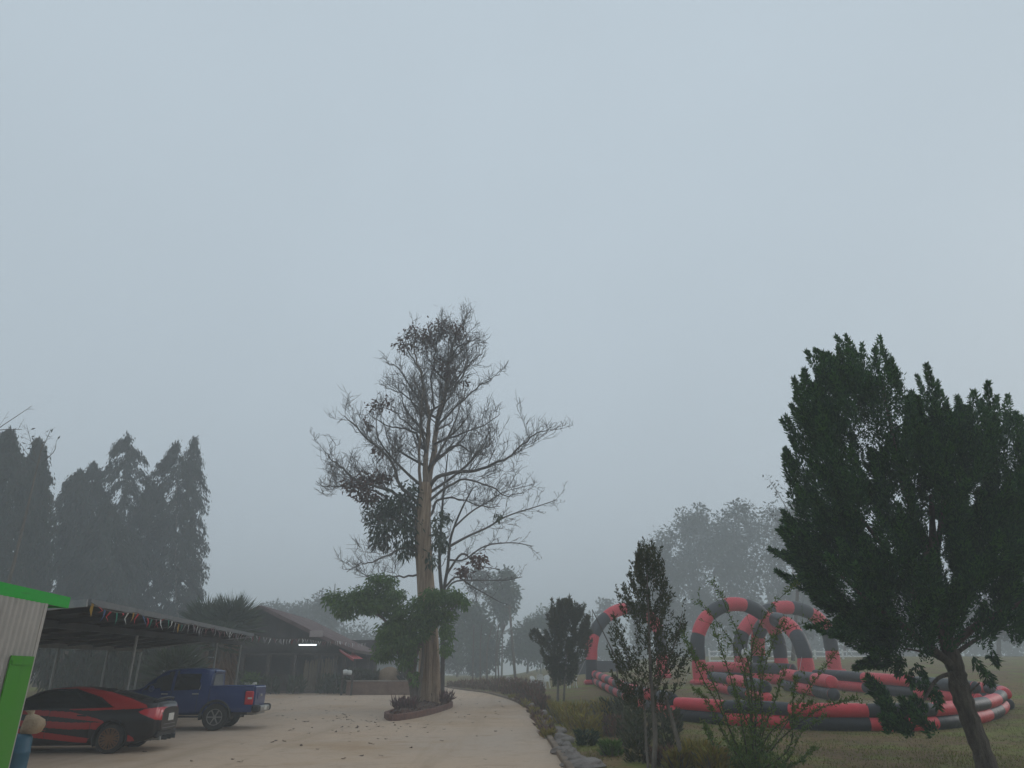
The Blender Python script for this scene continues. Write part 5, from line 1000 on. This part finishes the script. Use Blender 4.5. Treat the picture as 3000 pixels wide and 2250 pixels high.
for i, (p_, Y, bl, lb) in enumerate([(820, 86, [(800, 1790, 40, 34), (830, 1830, 50, 40), (850, 1790, 30, 26)], "hazy tree just right of the fan palms above the pavilion roof"), (900, 84, [(900, 1800, 40, 40), (890, 1850, 45, 40)], "hazy tree above the middle of the pavilion roof slope"),
    (960, 78, [(945, 1770, 38, 42), (975, 1780, 40, 50), (960, 1850, 50, 50)], "hazy tall tree left of the bright green crown"), (1060, 80, [(1050, 1870, 50, 60), (1090, 1900, 50, 60), (1020, 1900, 40, 50), (1070, 1950, 60, 40)], "hazy thicket right of the pavilion above the brick planter"), (1150, 82, [(1130, 1900, 50, 70), (1180, 1930, 50, 60)], "hazy tree behind the green tree's lower crown")]):
    far_tree("hazy_tree", p_, Y, bl, lb, PG, 2300, m_far, L=.5, W=.2, depth=2)
mb = MB(); c = at(982, 1710, 74); zq = float(terr(c[0], 74)); tube(mb, [(c[0], 74, zq), (c[0], 74, c[2])], .05, 6); o = mb.build("antenna_mast", m_steel, None, (c[0], 74, zq)); tag(o, "thin upright mast poking above the hazy trees left of the green tree", "mast")
# distant tree lines close the view
for (xa, xb, Y, h, n, lb) in [(-240, -8, 205, 12, 30000, "long dim tree line far behind the pavilion and palms"), (10, 260, 195, 16, 38000, "long dim tree line far behind the inflatable track")]:
    mb = MB(); k = 70; cx = np.linspace(xa, xb, k) + rng.normal(size=k) * 1.5; hh = h * (.6 + .5 * rng.random(k)); w_ = rng.integers(0, k, n); zz = rng.random(n) ** .8
    p = np.stack([cx[w_] + rng.normal(size=n) * 1.6 * (1.2 - zz * .6), Y + rng.normal(size=n) * 2, terr(cx[w_], np.full(n, Y)) + zz * hh[w_]], 1); cards(mb, p, rng.normal(size=(n, 3)) + [0, 0, -.3], 1.15, .8); o = mb.build("tree_line", m_far); tag(o, lb, "wood", None, "stuff")

# leaning utility pole
c0 = at(1510, 1985, 84); c1 = at(1492, 1772, 84); c0[2] = float(terr(c0[0], 84)); mb = MB(); tube(mb, [c0 - [0, 0, .2], c1], [.16, .12], 10)
o = thing("utility_pole", c0, "slanting utility pole in the fog right of the leafless tree", "pole"); mb.build("pole", m_bark, o, c0, smooth=True); mb = MB(); beam(mb, c1 + [-.5, -.15, -.3], c1 + [.5, -.15, -.3], .08, .08); mb.build("crossarm", m_bark, o, c0)
far = thing("bunting", at(1470, 1845, 82), "faint far string of tiny flags between the foggy trees and the slanting pole", "bunting"); fo_ = np.array(far.location); mb = MB(); Q = spline(px_line([(1455, 1852), (1475, 1850), (1498, 1838)], 82, 83.8), 14); tube(mb, Q, .012, 4); mb.build("cord", m_twig, far, fo_)
for q in Q[1:]: mb = MB(); mb.add([q + [-.09, 0, 0], q + [.09, 0, 0], q + [0, 0, -.34]], [(0, 1, 2)]); mb.build("pennant", fm["grey"], far, fo_)

# ------------------------------------------------------------------ slender and small conifers by the road
m_con = M("olive_conifer", (.045, .06, .026), island=[(.065, .08, .032), (.09, .08, .035), (.032, .048, .02), (.10, .095, .045)], rough=.8, trans=.12)
m_pale = M("pale_smooth_bark", (.20, .175, .145), (.12, .10, .085), sc=5, rough=.9, bump=.4, stretch=(2, 2, .6))
def conifer(base_px, Y, trunks, segs_px, label, leafW, per, mat, cat="tree", name="slender_conifer", Lf=.09, r0=.05):
    x = X_at(base_px[0], Y, base_px[1]); z = float(terr(x, Y)); base = np.array([x, Y, z]); o = thing(name, base, label, cat); mb = MB()
    for pts, ra, rb in trunks:
        P = spline(px_line(pts, Y, Y + R.uniform(-.15, .15)), 16); 
        if pts[0][1] > 2040: P[0][2] = z - .1
        tube(mb, P, np.linspace(ra, rb, 16), 9, flute=.05)
    mb.build("trunk", m_pale, o, base, smooth=True); mb = MB(); sg = []
    for (x0, y0, x1, y1, r) in segs_px:
        dy = R.uniform(-.45, .45) * (Y / 16); a = at(x0, y0, Y + dy * .5); b = at(x1, y1, Y + dy); sg.append((a, b, r, 1))
    plumes(mb, sg, per, Lf, leafW); mb.build("crown", mat, o, base); return o
sg = []
for k in range(300):                                    # crown outline of the slender tree, from the photo
    y = R.uniform(1620, 2070); wl_ = np.interp(y, [1615, 1650, 1720, 1800, 1900, 1980, 2070], [10, 30, 45, 62, 88, 80, 55]); wr_ = np.interp(y, [1615, 1650, 1720, 1800, 1900, 1980, 2070], [14, 36, 40, 70, 90, 92, 50])
    cxp = np.interp(y, [1615, 1800, 2000], [1893, 1895, 1900]); x = cxp + R.uniform(-wl_, wr_) * 1.28; out = (x - cxp)
    if math.hypot((x - 1840) / 22, (y - 1860) / 45) < 1 or R.random() < .12: continue
    sg.append((x - out * .25, y + R.uniform(18, 40), x + out * .12, y - R.uniform(18, 45), R.uniform(.04, .085)))
sg += [(1905, 1700, 1898, 1615, .10), (1880, 1720, 1868, 1650, .09), (1925, 1740, 1938, 1665, .09), (2000, 1860, 2003, 1760, .07), (1985, 1900, 1990, 1810, .07), (1820, 1800, 1805, 1715, .06), (1800, 1900, 1790, 1830, .07)]
conifer((1915, 2254), 15.6, [([(1915, 2256), (1920, 2150), (1912, 2050), (1905, 1950), (1900, 1800), (1895, 1660)], .055, .012), ([(1900, 2256), (1893, 2180), (1890, 2100), (1880, 1990)], .03, .012), ([(1912, 2040), (1950, 1960), (1985, 1860), (2000, 1790)], .025, .006)], sg, "slender olive conifer with a pale thin trunk and a wooden stake, right of the road", .028, 42, m_con, Lf=.07)
mb = MB(); a = at(2010, 2256, 15.4); a[2] = float(terr(a[0], a[1])) - .05; b = at(1946, 2030, 15.6); tube(mb, spline([a, (a + b) / 2 + [.01, 0, 0], b], 8), np.linspace(.045, .035, 8), 9, flute=.06); o = mb.build("wooden_stake", m_pale, None, a, smooth=True); tag(o, "pale leaning wooden stake propping the slender conifer", "stake")
sg = []
for k in range(135):
    y = R.uniform(1775, 1995); wl_ = np.interp(y, [1755, 1800, 1850, 1870, 1930, 2000], [6, 38, 40, 82, 60, 25]); wr_ = np.interp(y, [1755, 1800, 1850, 1900, 1960, 2000], [22, 55, 85, 80, 50, 25]); x = 1645 + R.uniform(-wl_, wr_); out = x - 1645
    sg.append((x - out * .2, y + R.uniform(14, 26), x + out * .1, y - R.uniform(14, 30), R.uniform(.10, .2)))
sg += [(1622, 1810, 1617, 1756, .11), (1640, 1810, 1640, 1768, .12), (1655, 1810, 1660, 1760, .14), (1690, 1830, 1700, 1785, .12), (1720, 1880, 1722, 1825, .12), (1565, 1880, 1558, 1850, .14), (1700, 1810, 1712, 1770, .1)]
conifer((1640, 2045), 38, [([(1634, 2050), (1636, 1990), (1640, 1900), (1645, 1790)], .07, .02), ([(1652, 2050), (1655, 1990), (1662, 1900)], .06, .02)], sg, "small dark conifer on two thin trunks beyond the yellow grass", .06, 105, m_con, name="small_conifer", Lf=.16)
mb = MB(); a = at(1803, 1925, 27); a2_ = at(1735, 1786, 26.5); g_ = np.array([a[0] + .12, 27, float(terr(a[0], 27))]); tube(mb, [g_, a, a2_], [.03, .028, .016], 7); tube(mb, [a2_, a2_ + [-.01, 0, -.55]], .005, 4); tube(mb, [a2_, a2_ + [.05, .1, -.8]], .005, 4)
o = mb.build("bamboo_pole", m_twig, None, g_); tag(o, "thin dark leaning pole with a dangling string before the leftmost arch", "pole")
# arching shrub in the foreground
SY = 15.0; sb = np.array([X_at(2205, SY, 2260), SY, float(terr(5, SY))]); shb = thing("arching_shrub", sb, "open shrub of long arching green stems in front of the inflatable track", "shrub"); mb = MB(); lv = MB(); m_stem = M("green_brown_stem", (.055, .06, .03), (.09, .08, .045), sc=6, rough=.8)
m_lv = M("small_shrub_leaf", (.07, .14, .025), island=[(.12, .19, .03), (.08, .14, .025), (.19, .21, .04)], rough=.6, trans=.3)
stems = [[(2203, 2262), (2215, 2060), (2190, 1930), (2150, 1820), (2093, 1703)], [(2195, 2262), (2120, 2095), (2055, 1985), (2010, 1890), (1992, 1850)], [(2200, 2262), (2195, 2120), (2170, 1950), (2110, 1840), (2040, 1762)], [(2206, 2262), (2202, 2080), (2205, 1900), (2255, 1790), (2340, 1703)], [(2210, 2262), (2222, 2100), (2245, 1960), (2280, 1860), (2306, 1815)], [(2204, 2262), (2200, 2080), (2185, 1960), (2260, 1870), (2405, 1812)], [(2215, 2262), (2270, 2170), (2340, 2070), (2400, 1985), (2452, 1915)], [(2220, 2262), (2290, 2165), (2380, 2090), (2450, 2065), (2515, 2050)],
         [(2198, 2262), (2165, 2080), (2125, 1950), (2085, 1840)], [(2210, 2262), (2240, 2130), (2270, 2040), (2290, 1960)], [(2222, 2262), (2310, 2190), (2320, 2060), (2330, 1985)], [(2190, 2262), (2120, 2150), (2070, 2060), (2030, 2020)], [(2196, 2262), (2150, 2160), (2110, 2040), (2070, 1960), (2020, 1905)], [(2205, 2262), (2230, 2120), (2225, 1990), (2235, 1900)], [(2225, 2262), (2300, 2230), (2350, 2150), (2420, 2105)], [(2205, 2262), (2200, 2150), (2160, 2060), (2140, 2000)], [(2212, 2262), (2255, 2150), (2350, 2080), (2390, 2060)], [(2185, 2262), (2110, 2210), (2075, 2150), (2060, 2120)], [(2230, 2262), (2330, 2240), (2390, 2190)]]
twS = Twigs()
for s_ in stems:
    P = spline(px_line(s_, SY, SY + R.uniform(-.7, .7)), 22); P[0][2] = sb[2] - .03; P[1:] += np.cumsum(rng.normal(size=(21, 3)) * .006, 0); tube(mb, P, np.linspace(.015, .004, 22), 5)
    twS.tips = []; ramify(twS, P, .008, 1, 3.2, .16, up=.4, spread=.9, t0=.1, rmin=.003)
    n = 210; f = .12 + .88 * rng.random(n); f *= 1; q = np.stack([np.interp(f, np.linspace(0, 1, 22), P[:, j]) for j in range(3)], 1) + rng.normal(size=(n, 3)) * .018; cards(lv, q, rng.normal(size=(n, 3)) * .8 + [0, 0, .5], .075 * (.6 + .8 * rng.random(n)), .028)
    tp_ = P[-1] + rng.normal(size=(14, 3)) * .035; cards(lv, tp_, rng.normal(size=(14, 3)) + [0, 0, .4], .07, .02)
twS.flush(mb, 3); n = 1500; k = rng.integers(0, len(twS.A), n); A_ = np.array(twS.A)[k]; B_ = np.array(twS.B)[k]; q = A_ + (B_ - A_) * rng.random((n, 1)) + rng.normal(size=(n, 3)) * .012; cards(lv, q, rng.normal(size=(n, 3)) + [0, 0, .3], .07, .026)
n = 1500; q = sb + np.abs(rng.normal(size=(n, 3))) * [.26, .22, .34] * np.sign(rng.normal(size=(n, 3)) + [0, 0, 9]); cards(lv, q, rng.normal(size=(n, 3)) * .6 + [0, 0, .8], .09, .03)
mb.build("stem", m_stem, shb, sb); lv.build("foliage", m_lv, shb, sb)

# ------------------------------------------------------------------ verge: red hedge plants, yellow clumps, rocks, kerb
m_hedge = M("red_brown_hedge", (.18, .10, .08), island=[(.22, .12, .09), (.12, .08, .06), (.17, .14, .075)], rough=.85, trans=.15)
for i, (x, y, r_, h) in enumerate([(1330, 2015, .9, .5), (1365, 2017, 1.0, .7), (1400, 2021, 1.0, .8), (1430, 2024, 1.0, .9), (1465, 2028, .9, 1.0), (1495, 2036, .9, 1.0), (1522, 2044, .8, .9), (1550, 2052, .8, .9), (1570, 2066, .7, .8), (1590, 2083, .55, .65), (1520, 2020, 1.0, .9), (1570, 2030, .9, .8)]):
    c = gp(x, y); tuft("hedge_plant", c, r_, h, 330, m_hedge, "low red brown hedge plant on the verge along the road's right edge", "hedge plant", "red brown plants along the road", L=.2, W=.07, stems=True)
m_yel = M("yellow_green_blade", (.26, .21, .04), island=[(.34, .26, .055), (.20, .20, .04), (.28, .18, .055), (.15, .15, .035)], rough=.7, trans=.25)
for i, (x, y, r_, h, mt) in enumerate([(1660, 2120, .7, .6, m_yel), (1690, 2142, .75, .95, m_yel), (1738, 2112, .9, .7, m_yel), (1778, 2128, .7, 1.0, m_yel), (1636, 2100, .6, .55, m_yel), (1725, 2160, .6, .7, m_yel), (1800, 2160, .5, .7, m_hedge), (1850, 2190, .5, .8, m_con), (1830, 2150, .5, .7, m_con), (1870, 2235, .4, .65, m_con), (1790, 2215, .35, .35, m_green), (1720, 2185, .4, .4, m_darkleaf), (1960, 2215, .4, .5, m_con), (2060, 2238, .45, .45, m_yel), (2040, 2250, .4, .42, m_yel), (2090, 2262, .45, .45, m_yel), (1940, 2245, .35, .4, m_hedge), (1990, 2252, .4, .36, m_yel)]):
    c = gp(x, y); kind = {id(m_yel): ("yellow green grass clump on the verge", "grass clump", "grass_clump"), id(m_hedge): ("red brown plant at the foot of the slender conifer", "plant", "verge_plant"), id(m_con): ("olive green weedy plant at the foot of the slender conifer", "plant", "verge_plant"), id(m_green): ("small bright green plant on the verge", "plant", "verge_plant"), id(m_darkleaf): ("small dark green bush beside the verge rocks", "bush", "verge_plant")}[id(mt)]
    tuft(kind[2], c, r_, h, 420 if mt is m_yel else 330, mt, kind[0], kind[1], "%ss on the verge" % kind[1] if mt not in (m_green, m_darkleaf) else None, L=(.16 if i % 2 else .24) if mt is m_yel else .13, W=.05 if mt is m_yel and i % 2 else .03 if mt is m_yel else .045, spread=1.0 if i % 2 or mt is m_green else .6)
for i in range(16):
    yq = 2050 + 115 * i / 15; xe = np.interp(yq, [2044, 2058, 2080, 2131, 2250], [1474, 1512, 1550, 1582, 1653]); c = gp(xe + R.uniform(4, 16), yq); tuft("edge_weed", c, R.uniform(.25, .45), R.uniform(.15, .4), 130, m_hedge if i % 3 else m_yel, "small weed sprawling over the rough right edge of the driveway", "weed", "weeds along the driveway edge", L=.16, W=.04, spread=1.0)
for (x, y, h_, lb) in [(1800, 2128, 1.0, "tall olive weedy bush left of the slender conifer"), (1842, 2142, 1.15, "tallest olive weedy bush, before the left barrier"), (1880, 2168, .9, "olive weedy bush behind the slender conifer's trunk"), (1955, 2150, .8, "olive weedy bush between the slender conifer and its stake")]:
    tuft("weedy_bush", gp(x, y), .65, h_, 420, m_con, lb, "bush", "weedy bushes round the slender conifer", L=.17, W=.06, spread=.8)
m_rock = M("grey_verge_rock", (.16, .135, .12), (.29, .25, .22), sc=3, rough=.95, bump=.5, bsc=8)
def rock(c, s, seed):
    bm = MB(); n, m = 12, 8; V = []
    for i in range(m + 1):
        a = -math.pi / 2 + math.pi * i / m
        for j in range(n):
            t_ = 2 * math.pi * j / n; d = np.array([math.cos(a) * math.cos(t_), math.cos(a) * math.sin(t_), math.sin(a)]); f = 1 + .30 * mnoise.noise(Vector(d * 1.3 + seed)) + .14 * mnoise.noise(Vector(d * 3 + seed)); V.append(c + d * f * s)
    bm.add(V, [(i * n + j, i * n + (j + 1) % n, (i + 1) * n + (j + 1) % n, (i + 1) * n + j) for i in range(m) for j in range(n)]); return bm.build("rock", m_rock, None, c)
for i in range(34):
    f = i / 33; yq = 2080 + 168 * f ** .9; xe = np.interp(yq, [2058, 2080, 2131, 2250, 2420], [1512, 1550, 1582, 1653, 1760]); c = gp(xe + R.uniform(10, 30) * (1 + f), yq + R.uniform(-6, 6)); s = R.uniform(.09, .24); rk = rock(c + [0, 0, s * .2], np.array([s * R.uniform(.8, 1.4), s * R.uniform(.8, 1.3), s * .7]), i * 7.3); tag(rk, "rounded grey rock in the rough row beside the road kerb", "rock", "rocks along the road edge")
c = gp(1712, 2243); rk = rock(c + [0, 0, .02], np.array([.5, .6, .12]), 99.1); tag(rk, "largest flat grey rock at the bottom of the verge", "rock", "rocks along the road edge")
mb = MB(); E2 = spline(EDGE[1:], 60) + [.05, 0, .03]; E2[:, 2] = terr(E2[:, 0], E2[:, 1]) + .04; k = len(E2)
for a, b in zip(E2[:-1], E2[1:]): pass
prof = [(-.05, -.1), (-.05, .05), (-.03, .065), (.07, .065), (.09, .05), (.09, -.1)]; V = [(p[0] + q[0], p[1], p[2] + q[1]) for p in E2 for q in prof]
mb.add(V, [(i * 6 + j, i * 6 + j + 1, (i + 1) * 6 + j + 1, (i + 1) * 6 + j) for i in range(k - 1) for j in range(5)]); o = mb.build("kerb", M("worn_kerb", (.14, .10, .07), (.27, .20, .145), sc=1.6, rough=.9, bump=.3)); o["kind"] = "structure"

# ------------------------------------------------------------------ white plastic chairs on the lawn
def chair(c, rz):
    o = thing("plastic_chair", c, "chair", "chair", "white plastic chairs on the lawn", rz); mb = MB(); box(mb, (0, 0, .44), (.46, .44, .03), bev=.01); mb.build("seat", m_white, o)
    mb = MB(); V = [];
    for i in range(9):
        a = (i - 4) / 4
        for z, y in ((.45, .22), (.70, .26), (.86, .30)): V.append((a * .23 * (1 - .15 * (z > .8)), y - .05 * a * a, z - .06 * a * a * (z > .8)))
    V += [(x, y + .02, z) for x, y, z in V]; F = []
    for s_ in (0, 27):
        for i in range(8):
            for j in (0, 1): F.append((s_ + i * 3 + j, s_ + i * 3 + 3 + j, s_ + i * 3 + 4 + j, s_ + i * 3 + 1 + j))
    mb.add(V, F); mb.build("backrest", m_white, o)
    for sx, sy in ((-1, -1), (1, -1), (1, 1), (-1, 1)): mb = MB(); beam(mb, (sx * .20, sy * .18, .43), (sx * .25, sy * .24, 0), .05, .05); mb.build("leg", m_white, o)
    for sx in (-1, 1): mb = MB(); beam(mb, (sx * .25, -.2, .64), (sx * .24, .23, .66), .05, .03); beam(mb, (sx * .25, -.2, .44), (sx * .25, -.2, .64), .04, .04); mb.build("armrest", m_white, o)
    return o
ch0 = None
for (x, Yq, rz, lb, sc) in [(1497, 54, 2.4, "white plastic chair by itself at the road bend, leftmost of the chairs", 1.25), (1567, 50, .8, "white plastic chair left of the small conifer, back turned", 1.2), (1596, 51, -.7, "white plastic chair half behind the small conifer's left branches", 1.2), (1676, 49, 1.8, "white plastic chair just right of the small conifer trunks", 1.2), (1583, 54, 3.0, "white plastic chair farther back between the two left of the conifer", 1.2)]:
    xx = X_at(x, Yq); c = np.array([xx, Yq, float(terr(xx, Yq))])
    if ch0 is None: ch = ch0 = chair(c, rz)
    else: ch = dup(ch0); ch.location = c; ch.rotation_euler = (0, 0, rz)
    ch["label"] = lb
c = at(1583, 1862, 60); zq = float(terr(c[0], 60)); o = thing("lawn_lamp", (c[0], 60, zq), "pale lamp post with a flat white shade left of the small conifer", "lamp post"); lo2 = np.array([c[0], 60, zq]); mb = MB(); tube(mb, [(c[0], 60, zq), (c[0], 60, c[2])], .04, 8); mb.build("pole", m_steel, o, lo2)
mb = MB(); tube(mb, [c + [.25, 0, 0], c + [.25, 0, .05], c + [.25, 0, .1], c + [.25, 0, .12]], [.55, .52, .3, .1], 16); mb.build("shade", m_white, o, lo2, smooth=True); mb = MB(); tube(mb, [c + [-.12, 0, .12], c + [-.12, 0, .3], c + [-.12, 0, .48], c + [-.12, 0, .52]], [.12, .2, .18, .06], 12); mb.build("globe", m_white, o, lo2, smooth=True)
c0, c1 = np.array([X_at(1690, 70), 70, 0]), np.array([X_at(1850, 70), 70, 0]); z0 = float(terr(c0[0], 70)); zt_ = at(1760, 1936, 70)[2]; mb = MB(); box(mb, ((c0[0] + c1[0]) / 2, 70, (z0 + zt_) / 2 - .1), (c1[0] - c0[0], .2, zt_ - z0 + .2), bev=.02)
o = mb.build("dark_wall", M("dark_slate_wall", (.04, .04, .045), (.06, .06, .065), sc=2, rough=.9), None, ((c0[0] + c1[0]) / 2, 70, z0)); tag(o, "low dark wall across the lawn end behind the leftmost arch", "wall")

# ------------------------------------------------------------------ fallen leaves and lawn grass
m_fall = M("fallen_brown_leaf", (.07, .045, .03), island=[(.11, .07, .045), (.05, .035, .025)], rough=.9)
lvs = []
for k in range(3):
    mb = MB(); V = []; n = 9
    for i in range(n):
        t_ = i / (n - 1) * 2 - 1; wv = .5 * math.cos(t_ * math.pi / 2) ** .8
        for s in (-1, 1): V.append((t_ * .072, s * wv * .085, .004 + .014 * t_ * t_ * (1 + .3 * k) + .02 * (wv ** 2) * (1 if s > 0 else .4) * (k != 1) + .004 * math.sin(i * 2 + k)))
    mb.add(V, [(2 * i, 2 * i + 2, 2 * i + 3, 2 * i + 1) for i in range(n - 1)]); o = mb.build("fallen_leaf", m_fall); lvs.append(o)
leaf_pts = []
while len(leaf_pts) < 150:
    if R.random() < .62: x, y = R.gauss(1060, 130), R.gauss(2105, 32)
    elif R.random() < .5: x, y = R.gauss(1400, 70), R.gauss(2075, 30)
    else: x, y = R.uniform(420, 1620), R.uniform(2080, 2248)
    if y < 2042 or y > 2250 or x > np.interp(y, [2021, 2044, 2080, 2131, 2250], [1340, 1465, 1540, 1570, 1640]) or (1110 < x < 1335 and 2050 < y < 2116) or (x < 790 and y < 2180): continue
    leaf_pts.append((x, y))
for i, (x, y) in enumerate(leaf_pts):
    c = gp(x, y); o = lvs[i % 3] if i < 3 else lvs[i % 3].copy()
    if i >= 3: COL.objects.link(o)
    s = R.uniform(.55, 1.2); o.location = (c[0], c[1], c[2] + .01); o.rotation_euler = (R.gauss(0, .12), R.gauss(0, .12), R.uniform(0, 6.28)); o.scale = (s, s * R.uniform(.7, 1.1), s)
    tag(o, "dry brown leaf lying on the pale concrete yard", "leaf", "fallen leaves on the yard")
m_blade = M("lawn_blade", (.12, .15, .025), island=[(.20, .21, .035), (.16, .11, .045), (.10, .14, .025), (.19, .14, .055)], rough=.8, trans=.2)
n = 110000; y = 12 + 36 * rng.random(n) ** 2.0; x0_ = np.interp(y, EDGE[:, 1], EDGE[:, 0]) + .55; x = x0_ + (y * .95 - x0_) * rng.random(n)
keep = np.array([noise2(a, b, .35) + .6 * noise2(a, b, 1.1) + .9 * R.random() > .28 for a, b in zip(x, y)]); x, y = x[keep], y[keep]; mb = MB()
cards(mb, np.stack([x, y, terr(x, y) - .005], 1), rng.normal(size=(len(x), 3)) * .55 + [0, 0, 1], .055 * (.5 + rng.random(len(x))), .014); o = mb.build("lawn_grass", m_blade); tag(o, "short patchy brown green grass on the lawn right of the road", "grass", None, "stuff")
